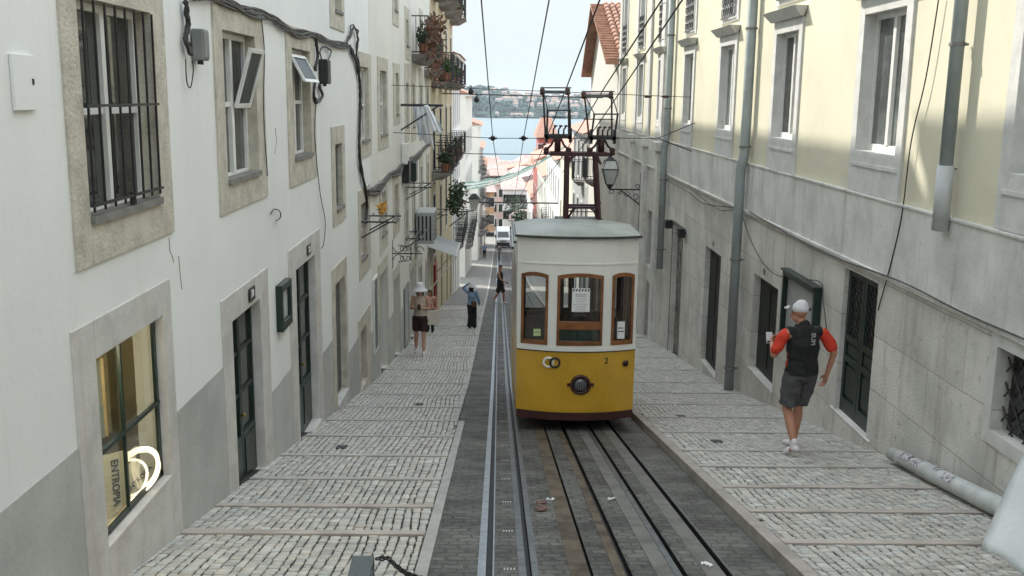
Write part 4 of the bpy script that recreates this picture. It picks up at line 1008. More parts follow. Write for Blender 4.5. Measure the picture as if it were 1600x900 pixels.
# sides: three level compartments stepping down with the hill
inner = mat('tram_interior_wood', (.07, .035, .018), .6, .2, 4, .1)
STEP = [0, -.25, -.66]
for k in range(3):
    ya, yb = (TY+.17 if k == 0 else LEN[k]), LEN[k+1]; dz = STEP[k]
    for sx_ in (-1, 1):
        xo, xi = TX+sx_*HW, TX+sx_*(HW-.04)
        MB().hexa([(xo*.0+TX+sx_*HW*.99, ya, TZ+dz), (TX+sx_*(HW*.99-.04), ya, TZ+dz), (TX+sx_*(HW*.99-.04), yb, TZ+dz-.1), (TX+sx_*HW*.99, yb, TZ+dz-.1)], [(xo, ya, zSill+dz), (xi, ya, zSill+dz), (xi, yb, zSill+dz), (xo, yb, zSill+dz)]).build('side_panel', tramY, tram)
        mb = MB(); mb.box(xo, xi, ya, yb, zBelt+dz, zTop+dz)
        np_ = 3; P = [ya+(yb-ya)*q/np_ for q in range(np_+1)]
        for y in P: mb.box(xo, xi, max(ya, y-.06), min(yb, y+.06), zSill+dz+.001, zBelt+dz-.001)
        pw = mb.build('side_pillars', tramW, tram)
        mb = MB()
        for q in range(np_):
            a, b = P[q]+.06, P[q+1]-.06; a = max(a, ya+.06)
            mb.box(xo-sx_*.005, xi, a, a+.04, zSill+dz+.001, zBelt+dz-.001); mb.box(xo-sx_*.005, xi, b-.04, b, zSill+dz+.001, zBelt+dz-.001); mb.box(xo-sx_*.005, xi, a+.04, b-.04, zSill+dz+.001, zSill+dz+.06); mb.box(xo-sx_*.005, xi, a+.04, b-.04, zBelt+dz-.06, zBelt+dz-.001)
        sw_ = mb.build('side_window', wood, tram)
        MB().quad((TX+sx_*(HW-.02), ya+.05, zSill+dz+.03), (TX+sx_*(HW-.02), yb-.05, zSill+dz+.03), (TX+sx_*(HW-.02), yb-.05, zBelt+dz-.03), (TX+sx_*(HW-.02), ya+.05, zBelt+dz-.03)).build('pane', tg, sw_)
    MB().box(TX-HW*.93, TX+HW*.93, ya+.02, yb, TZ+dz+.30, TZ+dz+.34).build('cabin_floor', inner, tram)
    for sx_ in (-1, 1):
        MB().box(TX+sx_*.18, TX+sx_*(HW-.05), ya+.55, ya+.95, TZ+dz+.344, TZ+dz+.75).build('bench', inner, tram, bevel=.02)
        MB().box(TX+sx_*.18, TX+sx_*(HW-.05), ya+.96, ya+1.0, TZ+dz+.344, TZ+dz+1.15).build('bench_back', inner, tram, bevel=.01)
    # domed roof
    mb = MB(); n = 28; ext = .035; ys0 = (ya-.17-.05 if k == 0 else ya); rows_ = [(ys0, .0), (ys0+.10, .5), (ys0+.25, .8), (ys0+.5, .97), (yb, 1.0)] if k == 0 else [(ya, 1), (yb, 1)]
    vs = []; fs = []
    for (y, h) in rows_:
        for j in range(n+1):
            u = -1+2*j/n; zz = zTop+dz+.03+.07*h*(1-abs(u)**2.4); yy = y + (.17*abs(u)**2.2*(1-h) if k == 0 else 0)
            vs.append((TX+u*(HW+ext), yy, zz))
    m1 = n+1
    for r_ in range(len(rows_)-1):
        for j in range(n): fs.append((r_*m1+j, r_*m1+j+1, (r_+1)*m1+j+1, (r_+1)*m1+j))
    fs.append(tuple((len(rows_)-1)*m1+j for j in range(n+1)))
    if k: fs.append(tuple(j for j in range(n+1)))
    mb.add(vs, fs); rf = mb.build('roof', tramB, tram, True)
    rim = mat('dark_roof_rim', (.055, .055, .05), .6, .1, 5, 0)
    if k == 0:
        mb = MB()
        for j in range(n):
            ua, ub = (-1+2*j/n), (-1+2*(j+1)/n); pa = (TX+ua*(HW+ext), ya-.17-.055+.17*abs(ua)**2.2); pb = (TX+ub*(HW+ext), ya-.17-.055+.17*abs(ub)**2.2)
            mb.hexa([(pa[0], pa[1], zTop+dz), (pb[0], pb[1], zTop+dz), (pb[0], pb[1]+.05, zTop+dz), (pa[0], pa[1]+.05, zTop+dz)], [(pa[0], pa[1], zTop+dz+.032), (pb[0], pb[1], zTop+dz+.032), (pb[0], pb[1]+.05, zTop+dz+.032), (pa[0], pa[1]+.05, zTop+dz+.032)])
        mb.build('gutter', rim, tram)
    mb = MB()
    for sx_ in (-1, 1): mb.box(TX+sx_*HW, TX+sx_*(HW+ext+.004), ya, yb, zTop+dz, zTop+dz+.032)
    mb.build('gutter', rim, tram)
    # bulkhead behind each compartment
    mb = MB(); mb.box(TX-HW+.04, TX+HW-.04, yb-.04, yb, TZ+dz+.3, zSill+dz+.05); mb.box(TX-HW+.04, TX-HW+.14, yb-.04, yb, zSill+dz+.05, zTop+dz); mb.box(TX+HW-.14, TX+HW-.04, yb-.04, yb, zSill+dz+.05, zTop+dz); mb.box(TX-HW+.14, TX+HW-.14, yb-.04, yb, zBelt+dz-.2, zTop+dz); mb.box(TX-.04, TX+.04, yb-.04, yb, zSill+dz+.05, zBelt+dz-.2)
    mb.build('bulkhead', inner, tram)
# chassis and wheels
MB().hexa([(TX-.6, TY+.35, gz(TY+.35)+.16), (TX+.6, TY+.35, gz(TY+.35)+.16), (TX+.6, LEN[3], gz(LEN[3])+.16), (TX-.6, LEN[3], gz(LEN[3])+.16)], [(TX-.6, TY+.35, gz(TY+.35)+.34), (TX+.6, TY+.35, gz(TY+.35)+.34), (TX+.6, LEN[3], gz(LEN[3])+.34), (TX-.6, LEN[3], gz(LEN[3])+.34)]).build('chassis', iron, tram)
for y in (TY+1.3, TY+5.0):
    for x in (.645, 1.56):
        MB().lathe([(.02, -.03), (.24, -.03), (.24, -.005), (.22, .0), (.22, .04), (.02, .04)], (x, y, gz(y)+.225), 20, 'X').build('wheel', iron, tram)
# headlight, emblem, number, hook
def fpt(px, py, e=.0): u, z = U(px, py); return Vector((TX+u, bow(u, -e), z))
p = fpt(907, 601); hl = MB().lathe([(.01, .03), (.135, .03), (.135, -.02), (.105, -.035), (.10, -.01), (.01, -.01)], p, 24, 'Y').build('headlight', tramR, tram, True)
MB().lathe([(.01, -.012), (.10, -.012), (.07, -.03), (.01, -.036)], p, 24, 'Y').build('lens', glass_mat('headlight_lens', (.10, .10, .10), .12), hl, True)
mb = MB()
for k in range(5): mb.box(p.x-.06+k*.03-.003, p.x-.06+k*.03+.003, p.y-.04, p.y-.03, p.z-.06, p.z+.06)
mb.build('lens_ribs', frameGrey, hl)
mb = MB(); mb.box(p.x-.175, p.x-.135, p.y-.02, p.y+.04, p.z-.02, p.z+.02); mb.box(p.x+.135, p.x+.175, p.y-.01, p.y+.05, p.z-.02, p.z+.02); mb.build('bracket', tramR, hl)
def torus(c, R_, r_, n=28, m=6):
    mb = MB(); mb.tube([(c[0]+R_*math.cos(2*math.pi*k/n), c[1], c[2]+R_*math.sin(2*math.pi*k/n)) for k in range(n+1)], r_, m, False); return mb
p = fpt(857, 567); torus((p.x, p.y-.006, p.z), .062, .017).build('emblem_ring', tramW, tram, True)
p = fpt(867, 567); torus((p.x, p.y-.012, p.z), .062, .014).build('emblem_ring', iron, tram, True)
p = fpt(948, 565); mb = MB(); text(mb, '2', .12, (p.x, p.y-.006, p.z), (1, .1, 0), (0, 0, 1), .002); mb.build('number', iron, tram)
p = fpt(980, 570); hk = MB(); hk.tube([(p.x, p.y+.02, p.z), (p.x, p.y-.05, p.z), (p.x+.01, p.y-.07, p.z+.04)], .014, 8); hk.lathe([(.003, .0), (.04, -.005), (.04, -.03), (.003, -.035)], (p.x-.01, p.y, p.z-.01), 12, 'Y'); hk.build('lamp_hook', tramR, tram, True)
# notice taped inside the middle window
paper = mat('white_paper', (.72, .72, .70), .6, .03, 5, 0)
ua, z1 = U(894, 450); ub, z0 = U(921, 487); yn = bow(0, -.003)+.0
nt_ = thing('paper_notice', 'white printed notice with striped top edge fixed to the middle tram window', 'notice', (TX+(ua+ub)/2, TY-.02, z0))
yn = TY-.019
MB().box(TX+ua, TX+ub, yn, yn+.004, z0, z1).build('paper', paper, nt_)
mb = MB(); W_ = ub-ua
for k in range(6): x = TX+ua+W_*(k+.1)/6; mb.hexa([(x, yn-.001, z1-.042), (x+W_*.08, yn-.001, z1-.042), (x+W_*.08, yn, z1-.042), (x, yn, z1-.042)], [(x+W_*.06, yn-.001, z1-.008), (x+W_*.14, yn-.001, z1-.008), (x+W_*.14, yn, z1-.008), (x+W_*.06, yn, z1-.008)])
mb.build('stripes', iron, nt_)
mb = MB(); q = random.Random(4); z = z1-.075
for k in range(14):
    wv = W_*(.62 if k in (0, 1) else q.uniform(.5, .78)); h = .011 if k < 2 else .005
    x = TX+(ua+ub)/2-wv/2
    while x < TX+(ua+ub)/2+wv/2-.01:
        l = q.uniform(.012, .03); mb.box(x, min(x+l, TX+(ua+ub)/2+wv/2), yn-.001, yn, z-h, z); x += l+.006
    z -= .021 if k != 1 else .03
mb.build('printed_lines', mat('grey_print', (.2, .2, .2), .7, 0, 3, 0), nt_)
for (px0, px1, py0, py1, nm, lb) in ((966, 977, 505, 532, 'paper_notice', 'small white papers stuck low inside the right tram window'), (834, 845, 516, 527, 'sticker', 'small pale green sticker low in the left tram window')):
    ua, z1 = U(px0, py0); ub, z0 = U(px1, py1); yn = bow((ua+ub)/2, .0)
    t = thing(nm, lb, 'sticker' if nm == 'sticker' else 'notice', (TX+ua, yn, z0)); MB().box(TX+ua, TX+ub, yn+.008, yn+.012, z0, z1).build('paper', paper if nm != 'sticker' else mat('pale_green_paper', (.5, .58, .3), .6, .1, 5, 0), t)
    mb = MB(); mb.box(TX+ua+.01, TX+ub-.01, yn+.006, yn+.0075, z0+(z1-z0)*.4, z0+(z1-z0)*.45); mb.box(TX+ua+.01, TX+ub-.02, yn+.006, yn+.0075, z0+(z1-z0)*.6, z0+(z1-z0)*.65); mb.build('print', iron, t)
# current collectors on a maroon steel mast
maroon = mat('maroon_mast_paint', (.055, .016, .02), .5, .15, 6, .1, 50)
CY = 14.25
def K(px, py, dy=0): return onY(px, py, CY+dy)
col_ = tram
mb = MB(); pa, pb = K(869, 347), K(942, 347); mb.box(pa.x, pb.x, CY-.25, CY+.35, pa.z-.05, pa.z+.045); mb.build('roof_board', mat('weathered_board', (.13, .14, .12), .8, .2, 5, .2), col_)
mb = MB()
pL0, pL1, pR0, pR1 = K(884, 348), K(886, 240), K(935, 348), K(930, 240)
for (b_, t_) in ((pL0, pL1), (pR0, pR1)):
    for dy in (-.12, .18):
        mb.tube([(b_.x, CY+dy, b_.z), (t_.x, CY+dy*.8, t_.z)], .032, 6); 
    mb.tube([(b_.x, CY-.12, b_.z+.3), (b_.x, CY+.18, b_.z+.3)], .02, 6)
zcb = K(900, 323).z; mb.box(pL0.x, pR0.x, CY-.15, CY-.11, zcb-.015, zcb+.02); mb.box(pL0.x, pR0.x, CY+.16, CY+.2, zcb-.015, zcb+.02)
zcb2 = zcb-.05; mb.box(pL0.x-.03, pR0.x, CY-.14, CY-.12, zcb2-.012, zcb2)
for x, sg in ((pL0.x, 1), (pR0.x, -1)):
    mb.tube([(x, CY-.12, pL0.z+.02), (x+sg*.08, CY-.12, zcb-.04), (x+sg*.14, CY-.12, zcb)], .016, 6)
    mb.tube([(x+.0, CY-.12, pL1.z-.14), (x+sg*.05, CY-.12, pL1.z-.04), (x+sg*.13, CY-.12, pL1.z)], .018, 6)
pa, pb = K(859, 240), K(950, 240); mb.box(pa.x, pb.x, CY-.13, CY-.07, pa.z-.025, pa.z+.03); mb.box(pa.x, pb.x, CY+.1, CY+.16, pa.z-.025, pa.z+.03)
mast = mb.build('collector_mast', maroon, col_)
insul = mat('brown_porcelain', (.06, .02, .015), .25, .1, 5, 0, coat=.5)
def cage(pxs, name):
    x0a, x1a, yt = pxs['top']; x0b, x1b, yb_ = pxs['bot']; xc0, xc1, ym_ = pxs['mid']
    mb = MB(); B0, B1 = K(x0b, yb_), K(x1b, yb_); T0, T1 = K(x0a, yt), K(x1a, yt)
    T0f, T1f = onY(pxs['top'][0], yt, CY+.3), onY(pxs['top'][1], yt, CY+.3)
    mb.box(B0.x-.02, B1.x+.02, CY-.2, CY-.14, B0.z-.02, B0.z+.03); mb.box(B0.x-.02, B1.x+.02, CY+.14, CY+.2, B0.z-.02, B0.z+.03)
    mb.box(B0.x, B0.x+.03, CY-.2, CY+.2, B0.z-.03, B0.z); mb.box(B1.x-.03, B1.x, CY-.2, CY+.2, B0.z-.03, B0.z)
    c0, c1 = K(xc0, ym_), K(xc1, ym_)
    for b_, c_ in ((B0, c0), (B1, c1)): mb.tube([(b_.x, CY-.17, b_.z), (c_.x, CY-.17, c_.z)], .014, 6); mb.box(b_.x-.02, b_.x+.02, CY-.2, CY-.14, b_.z-.08, b_.z+.12)
    for b_, t_ in ((B0, T0), (B1, T1)): mb.tube([(b_.x+.0, CY+.17, b_.z), (t_.x, CY+.10, t_.z)], .013, 6); 
    mb.tube([(c0.x-.02, CY-.17, c0.z), (c1.x+.02, CY-.17, c1.z)], .010, 6)
    zq = B0.z+(T0.z-B0.z)*.42; mb.tube([(B0.x+(T0.x-B0.x)*.42-.05, CY+.14, zq), (B1.x+(T1.x-B1.x)*.42+.03, CY+.14, zq)], .008, 6)
    mb.tube([(c0.x, CY-.17, c0.z), (T0.x, CY+.1, T0.z)], .008, 6); mb.tube([(c1.x, CY-.17, c1.z), (T1.x, CY+.1, T1.z)], .008, 6)
    mb.tube([(T0.x-.04, CY+.1, T0.z+.035), (T1.x+.04, CY+.1, T1.z+.035)], .009, 6)
    pc = mb.build('collector_cage', iron, col_)
    MB().box(T0.x-.0, T1.x, CY+.07, CY+.13, T0.z-.045, T0.z+.0).build('contact_shoe', steelG, pc)
    mb = MB()
    for t_ in (T0, T1): MB().lathe([(.012, -.07), (.045, -.05), (.03, -.02), (.04, .0), (.025, .03), (.012, .05)], (t_.x-.01, CY+.1, t_.z), 10).build('insulator', insul, pc, True)
    for k in range(3):
        x = B0.x+(B1.x-B0.x)*(.3+.22*k); mb = MB(); mb.tube([(x, CY-.05, B0.z+.03), (x, CY-.05, B0.z+.1), (x+.03, CY-.05, B0.z+.14)], .012, 6); mb.ell((x+.03, CY-.05, B0.z+.15), (.03, .02, .015), 8, 5); mb.build('spring_mount', insul, pc, True)
    bx_ = (B0.x+B1.x)/2; mb = MB()
    mb.tube([(bx_, CY, B0.z), (bx_, CY, pL1.z+.03)], .045, 8)
    for sg in (-1, 1):
        mb.tube([(bx_+sg*.04, CY, B0.z-.02), (bx_+sg*.09, CY, (B0.z+pL1.z)/2), (bx_+sg*.16, CY, pL1.z+.05)], .016, 6)
        mb.lathe([(.02, 0), (.045, .02), (.035, .05), (.045, .08), (.02, .11)], (bx_+sg*.16, CY, pL1.z-.02), 10)
    mb.build('cage_pedestal', maroon, pc, True)
cage(dict(top=(849, 889, 141), bot=(853, 890, 213), mid=(855, 889, 172)), 'l')
cage(dict(top=(914, 957, 147), bot=(922, 958, 215), mid=(927, 963, 178)), 'r')

# ------------------------------------------------------------------ overhead wires
def wire(name, pts, r, label, m=cable, cat='wire', grp='overhead wires along the street', sag=0.0):
    P = []
    for a, b in zip(pts, pts[1:]):
        a, b = Vector(a), Vector(b)
        for k in range(9):
            t = k/8; q = a.lerp(b, t); q.z -= sag*4*t*(1-t); P.append(q)
    return tag(MB().tube(P, r, 6).build(name, m, loc=P[0]), label, cat, grp)
hook_y = 22.3
def along(pA, ya, pB, yb, ext=None):
    a, b = onY(pA[0], pA[1], ya), onY(pB[0], pB[1], yb); return a, b
def ow(p22, ptop, ytop, label, r=.009, tail=True):
    b = onY(p22[0], p22[1], hook_y); a = onY(ptop[0], ptop[1], ytop); d = (a-b)/(b.y-a.y)
    A = b + d*(b.y+6); pts = [A, b]
    if tail:
        for y in (42, 63, 100): q = Vector((b.x+.01*(y-22), y, b.z + gz(y)-gz(22.3) + .1)); pts.append(q)
    return wire('overhead_wire', pts, r, label)
ow((770, 216), (752, 0), 11.5, 'overhead wire nearest the left, running down the middle of the street')
ow((818, 216), (858, 0), 11.5, 'overhead wire second from the left, running down beside the tram')
def ow2(pc, ptop, ytop, label, r=.009):
    b = onY(pc[0], pc[1], CY+.1); a = onY(ptop[0], ptop[1], ytop); d = (a-b)/(b.y-a.y); pts = [b+d*(b.y+6), b]
    for y in (24, 42, 63, 100): pts.append(Vector((b.x, y, b.z+gz(y)-gz(b.y))))
    return wire('overhead_wire', pts, r, label)
ow2((887, 132), (937, 0), 10.2, 'overhead wire touching the left collector cage of the tram')
ow2((945, 136), (1034, 0), 10.4, 'overhead wire touching the right collector cage of the tram')
a, b, c_, d_ = onY(1066, 0, 12), onY(958, 160, 20), onY(915, 222, 25), onY(878, 270, 32)
wire('overhead_cable', [a+(a-b)*1.8, a, b, c_, d_], .011, 'thick black cable slanting down from upper right behind the tram collectors', grp=None)
span1 = [onX(614, 207, XL), onX(1029, 216, XR-.6)]
span1[1].y = span1[0].y; 
p0, p1 = span1; hy = p0.y
m0, m1_ = onY(770, 216, hy), onY(818, 216, hy); pe = onY(1028, 216, hy)
wire('span_wire', [p0, m0, m1_, pe], .008, 'span wire crossing the street below the laundry, bearing two clamps', grp='span wires across the street', sag=.0)
for k, (px, py) in enumerate(((1086, 192), (1084, 238))):
    q = onX(px, py, XR); wire('bracing_wire', [pe, q], .010, ['upper bracing wire tying the span wire to the yellow wall', 'lower bracing wire tying the span wire to the stone ledge'][k], grp='bracing wires at the yellow wall')
for k, mm in enumerate((m0, m1_)):
    t = thing('wire_clamp', ['left clamp hanging on the span wire over the street', 'right clamp hanging on the span wire over the street'][k], 'clamp', tuple(mm), 'clamps on the span wire'); MB().lathe([(.01, -.06), (.05, -.04), (.055, .03), (.02, .06)], mm, 10).build('body', iron, t); MB().tube([(mm.x-.1, mm.y, mm.z), (mm.x+.1, mm.y, mm.z)], .02, 8).build('ear', iron, t)
def span(pl, pr, yy, label, r=.008, grp='span wires across the street', n_ins=2):
    a, b = onY(pl[0], pl[1], yy), onY(pr[0], pr[1], yy); wire('span_wire', [a, b], r, label, grp=grp, sag=.02)
    return a, b
p = onX(612, 133, XL); a = p; b = onX(1093, 152, XR); b.y = a.y+.1; wire('span_wire', [a, b], .007, 'upper span wire crossing the street above the laundry', grp='span wires across the street')
mb = None
for px in (1012, 1040):
    q = onY(px, 151, p.y); t = thing('strain_insulator', ['black insulator on the upper span wire, left one by the yellow wall', 'black insulator on the upper span wire, right one by the yellow wall'][px > 1020], 'insulator', tuple(q)); MB().tube([(q.x-.06, q.y, q.z), (q.x+.06, q.y, q.z)], .03, 8).build('body', insul, t); MB().tube([(q.x-.1, q.y, q.z), (q.x+.1, q.y, q.z)], .012, 6).build('rod', iron, t)
y3 = onX(700, 150, XL).y
a, b = onX(690, 146, XL), None; b = onY(872, 152, a.y); b.x = XR; wire('span_wire', [a, b], .02, 'far span wire with a dark insulator past the ochre house', grp='span wires across the street')
for px, py in ((736, 143), (745, 156)):
    q = onY(px, py, a.y); t = thing('hanging_insulator', 'dark bell insulator on the far span wire, %s' % ('higher one' if py < 150 else 'lower one'), 'insulator', tuple(q)); MB().lathe([(.02, -.12), (.12, -.06), (.10, .06), (.03, .14)], q, 10).build('bell', iron, t); MB().tube([q, q+Vector((0, 0, .25))], .02, 6).build('hanger', iron, t)
a, b = onX(728, 316, XL), 0; b = Vector((XR, a.y, a.z)); wire('span_wire', [a, b], .05, 'dark low span cable far down the street above the white van', grp='span wires across the street')
a = onX(716, 240, XL); b = Vector((XR, a.y, a.z)); wire('span_wire', [a, b], .025, 'span wire far down the street just above the red roofs', grp='span wires across the street')
# festive streamers, green and white
gst = mat('green_bunting', (.22, .36, .30), .7, .2, 4, 0); wst = mat('white_bunting', (.6, .62, .58), .7, .1, 4, 0)
q = random.Random(9)
for k in range(5):
    ya = 52+k*2.2; A = onX(722+k*.8, 287+k*2.5, XL); B = Vector((XR, A.y+1.5+k, onY(905+k*5, 232+k*3, A.y+1).z))
    mb = MB(); n = 26
    for i in range(n):
        t0, t1 = i/n, (i+1)/n; P0, P1 = A.lerp(B, t0), A.lerp(B, t1); s_ = .9
        P0.z -= s_*4*t0*(1-t0)*.6; P1.z -= s_*4*t1*(1-t1)*.6; tw = .09+.05*math.sin(i*1.3+k)
        mb.hexa([P0+Vector((0, -.01, 0)), P1+Vector((0, -.01, 0)), P1+Vector((0, .01, 0)), P0+Vector((0, .01, 0))], [P0+Vector((0, tw*.5, tw)), P1+Vector((0, tw*.5, tw)), P1+Vector((0, tw*.5+.02, tw)), P0+Vector((0, tw*.5+.02, tw))])
    tag(mb.build('festive_streamer', gst if k % 2 == 0 else wst, loc=A), '%s streamer in the sheaf strung across the lower street' % ('green' if k % 2 == 0 else 'white'), 'streamer', '%s streamers strung across the lower street' % ('green' if k % 2 == 0 else 'white'))

# ------------------------------------------------------------------ cables and boxes on the left wall
def wallcable(pts, r, label, m=cable, X=XL, off=.03, strands=1, jit=.012, seed=1, name='wall_cable', thick=None):
    P = [onX(px, py, X+off) for px, py in pts]; q = random.Random(seed)
    # smooth
    D = []
    for i in range(len(P)-1):
        a = P[max(i-1, 0)]; b = P[i]; c = P[i+1]; d = P[min(i+2, len(P)-1)]
        for k in range(8):
            t = k/8; D.append(.5*((2*b)+(-a+c)*t+(2*a-5*b+4*c-d)*t*t+(-a+3*b-3*c+d)*t**3))
    D.append(P[-1]); mb = MB()
    for s in range(strands):
        ph = q.uniform(0, 6); A = jit*q.uniform(.4, 1); dz = q.uniform(-jit, jit) if strands > 1 else 0
        mb.tube([v+Vector((abs(A*math.sin(i*.5+ph))*.6, A*math.cos(i*.45+ph), dz+A*math.sin(i*.37+ph*2))) if strands > 1 else v for i, v in enumerate(D)], r, 6)
    return tag(mb.build(name, m, loc=P[0]), label, 'cable', 'cables fixed to the walls')
wallcable([(300, -12), (350, 2), (395, 18), (430, 32), (462, 50), (492, 56), (520, 66), (546, 74)], .012, 'bundle of dusty grey cables running along the nearest white house', cableG, strands=7, jit=.03, seed=2)
wallcable([(545, 72), (556, 95), (561, 125), (562, 160), (561, 200), (561, 245), (568, 285), (573, 318), (571, 345)], .02, 'thick black cable bundle dropping down the nearest white house', cable, strands=5, jit=.03, seed=3)
wallcable([(540, 68), (548, 48), (553, 43), (558, 55), (556, 80), (561, 105)], .012, 'loop of black cable on top of the drop, above the fourth window', cable, strands=4, jit=.05, seed=4)
wallcable([(574, 304), (590, 296), (604, 280), (622, 268), (632, 255), (648, 248), (660, 235), (672, 225)], .028, 'grey cable bundle climbing across the second white house', cableG, strands=5, jit=.05, seed=5)
wallcable([(408, 25), (413, 80), (412, 150), (413, 200), (417, 260), (418, 275)], .006, 'thin grey cable hanging beside the open window of the nearest house', cableG)
wallcable([(494, 160), (492, 215), (500, 300), (508, 345), (506, 380), (502, 388)], .006, 'thin cable hanging in a long curve to door 72', cableG)
wallcable([(288, 0), (292, 30), (289, 60), (295, 75)], .014, 'short black cables feeding the first junction box', cable, strands=4, jit=.03, seed=8)
wallcable([(290, 92), (292, 128), (298, 136), (302, 110), (300, 95)], .005, 'thin loop hanging under the first junction box', cable)
wallcable([(492, 60), (495, 85), (492, 112)], .014, 'short black cables feeding the second junction box', cable, strands=5, jit=.04, seed=10)
wallcable([(509, 100), (517, 84), (510, 74), (500, 80), (504, 98), (514, 102)], .007, 'small coil of black cable right of the second junction box', cable, strands=2, jit=.02, seed=11)
wallcable([(492, 128), (490, 150), (495, 160), (503, 150), (498, 135)], .014, 'black loops hanging under the second junction box', cable, strands=3, jit=.02, seed=12)
wallcable([(423, 335), (428, 327), (437, 330), (438, 340), (431, 345)], .006, 'small ring of cable on the white wall above door 70', cable)
grb = mat('grey_box_plastic', (.20, .21, .20), .6, .1, 5, .1)
def jbox(px, py, w_, h, dep, m, label):
    p = onX(px, py, XL); t = thing('junction_box', label, 'junction box', tuple(p), 'junction boxes on the left walls')
    MB().box(p.x+.01, p.x+dep, p.y-w_/2, p.y+w_/2, p.z-h/2, p.z+h/2).build('case', m, t, bevel=.012)
    mb = MB(); mb.box(p.x+dep, p.x+dep+.006, p.y-w_/2+.015, p.y+w_/2-.015, p.z-h/2+.02, p.z+h/2-.02); mb.build('lid', m, t, bevel=.002)
    mb = MB(); 
    for k in range(3): mb.tube([(p.x+dep*.5, p.y-w_*.25+k*w_*.25, p.z-h/2-.03), (p.x+dep*.5, p.y-w_*.25+k*w_*.25, p.z-h/2+.01)], .012, 6)
    mb.build('gland', cable, t)
jbox(302, 70, .16, .24, .10, grb, 'grey junction box between the barred window and the second window')
jbox(500, 112, .26, .32, .12, iron, 'black junction box right of the third window')
jbox(628, 240, .5, .5, .15, frameW, 'white junction box on the second white house below the laundry')
jbox(629, 268, .45, .55, .18, iron, 'black junction box under the white one on the second house')
jbox(641, 268, .5, .5, .18, frameG, 'green junction box beside the black one on the second house')
# drying racks
def rack(px, py, py2, out, wid, label, peg=None, X=XL):
    p = onX(px, py, X); t = thing('drying_rack', label, 'drying rack', tuple(p), 'iron drying racks on the left walls')
    mb = MB(); z = p.z
    for k in range(3): mb.tube([(X+.08+out*k/2.2, p.y-wid/2, z), (X+.08+out*k/2.2, p.y+wid/2, z)], .012, 6)
    mb.build('rails', iron, t)
    for sg in (-1, 1):
        b = MB(); y = p.y+sg*wid*.32; b.tube([(X, y, z-.02), (X+.1+out, y, z-.02)], .014, 6); b.tube([(X, y, z-.4*out-.1), (X+.08+out*.8, y, z-.03)], .012, 6); b.build('bracket', iron, t)
    return p, t
rack(570, 340, 0, .5, 1.4, 'empty iron drying rack with an orange rag, by the second white house start')
rack(636, 288, 0, .6, 2.0, 'empty iron drying rack below the green junction box')
rack(636, 366, 0, .4, 2.0, 'low iron drying rack above the scrolled sign bracket')
rack(670, 330, 0, .6, 2.6, 'iron drying rack beside the air conditioner')
p = onX(597, 325, XL+.35); t = thing('orange_rag', 'orange yellow rag hanging on the empty drying rack', 'rag', tuple(p)); 
t2 = foliage((p.x, p.y, p.z), (.05, .14, .13), 30, .08, 5).build('cloth', mat('orange_cloth', (.55, .30, .06), .8, .1, 5, .1), t)
# laundry pole with white sheets
pl0 = onX(626, 164, XL); z = pl0.z; yA = pl0.y; XO = XL+1.15
t = thing('laundry_pole', 'dark iron laundry pole carrying the white sheets', 'pole', tuple(pl0))
MB().tube([(XL, yA, z), (onY(679, 163, yA).x+.2, yA, z)], .03, 6).build('pole', iron, t); MB().tube([(XL, yA, z-.6), (XL+.9, yA, z-.02)], .018, 6).build('strut', iron, t)
def sheet(name, p_top0, p_top1, p_bot0, p_bot1, yy, label, m, seed, dy=.35):
    T0, T1, B0, B1 = (onY(*p_, yy) for p_ in (p_top0, p_top1, p_bot0, p_bot1)); nu, nv = 26, 18; mb = MB(); q = random.Random(seed); ph = q.uniform(0, 6)
    vs = []; fs = []
    for i in range(nv+1):
        v = i/nv
        for j in range(nu+1):
            u = j/nu; P = T0.lerp(T1, u).lerp(B0.lerp(B1, u), v); P.y += .06*math.sin(u*15+ph+v*2)*(.4+.6*v) + dy*v*v*math.sin(u*3+ph); P.z += .05*math.sin(u*9+ph)*v; vs.append(P)
    for i in range(nv):
        for j in range(nu): fs.append((i*(nu+1)+j, i*(nu+1)+j+1, (i+1)*(nu+1)+j+1, (i+1)*(nu+1)+j))
    o = MB().add(vs, fs).build(name, m, loc=T0, smooth=True); so_ = o.modifiers.new('thick', 'SOLIDIFY'); so_.thickness = .012; return tag(o, label, 'laundry', 'sheets on the laundry pole')
sheet('bed_sheet', (649, 167), (664, 165), (652, 215), (680, 232), yA+.02, 'long white bed sheet hanging from the laundry pole', cloth, 1)
sheet('bed_sheet', (662, 165), (668, 164), (676, 208), (694, 206), yA-.12, 'smaller white cloth blown outwards on the laundry pole', cloth, 2, .1)
sheet('bed_sheet', (646, 167), (652, 166), (650, 196), (659, 220), yA+.15, 'pale blue cloth behind the white bed sheet', mat('pale_blue_cloth', (.60, .65, .74), .9, .04, 6, .2, 120), 3, .2)
# scrolled iron sign bracket
def scrolls(mb, o, ux, uz, pats, r):
    for cx, cz_, r0_, turns, a0, sg in pats:
        pts = []
        for k in range(22): tt = k/21; a = a0+sg*turns*2*math.pi*tt; rr = r0_*(1-.75*tt); pts.append(o+ux*(cx+rr*math.cos(a))+uz*(cz_+rr*math.sin(a)))
        mb.tube(pts, r, 5)
pb_ = onX(613, 396, XL); t = thing('sign_bracket', 'scrolled wrought iron sign bracket sticking out of the left wall', 'bracket', tuple(pb_))
ux, uz = Vector((1, 0, 0)), Vector((0, 0, 1)); yS = pb_.y; Lb = onY(660, 396, yS).x-XL
mb = MB(); mb.tube([pb_, pb_+ux*Lb], .013, 6); mb.tube([pb_+uz*.3, pb_-uz*.35], .013, 6); mb.tube([pb_+ux*Lb*.62+uz*.2, pb_+ux*Lb*.62-uz*.15], .013, 6); mb.build('arm', iron, t)
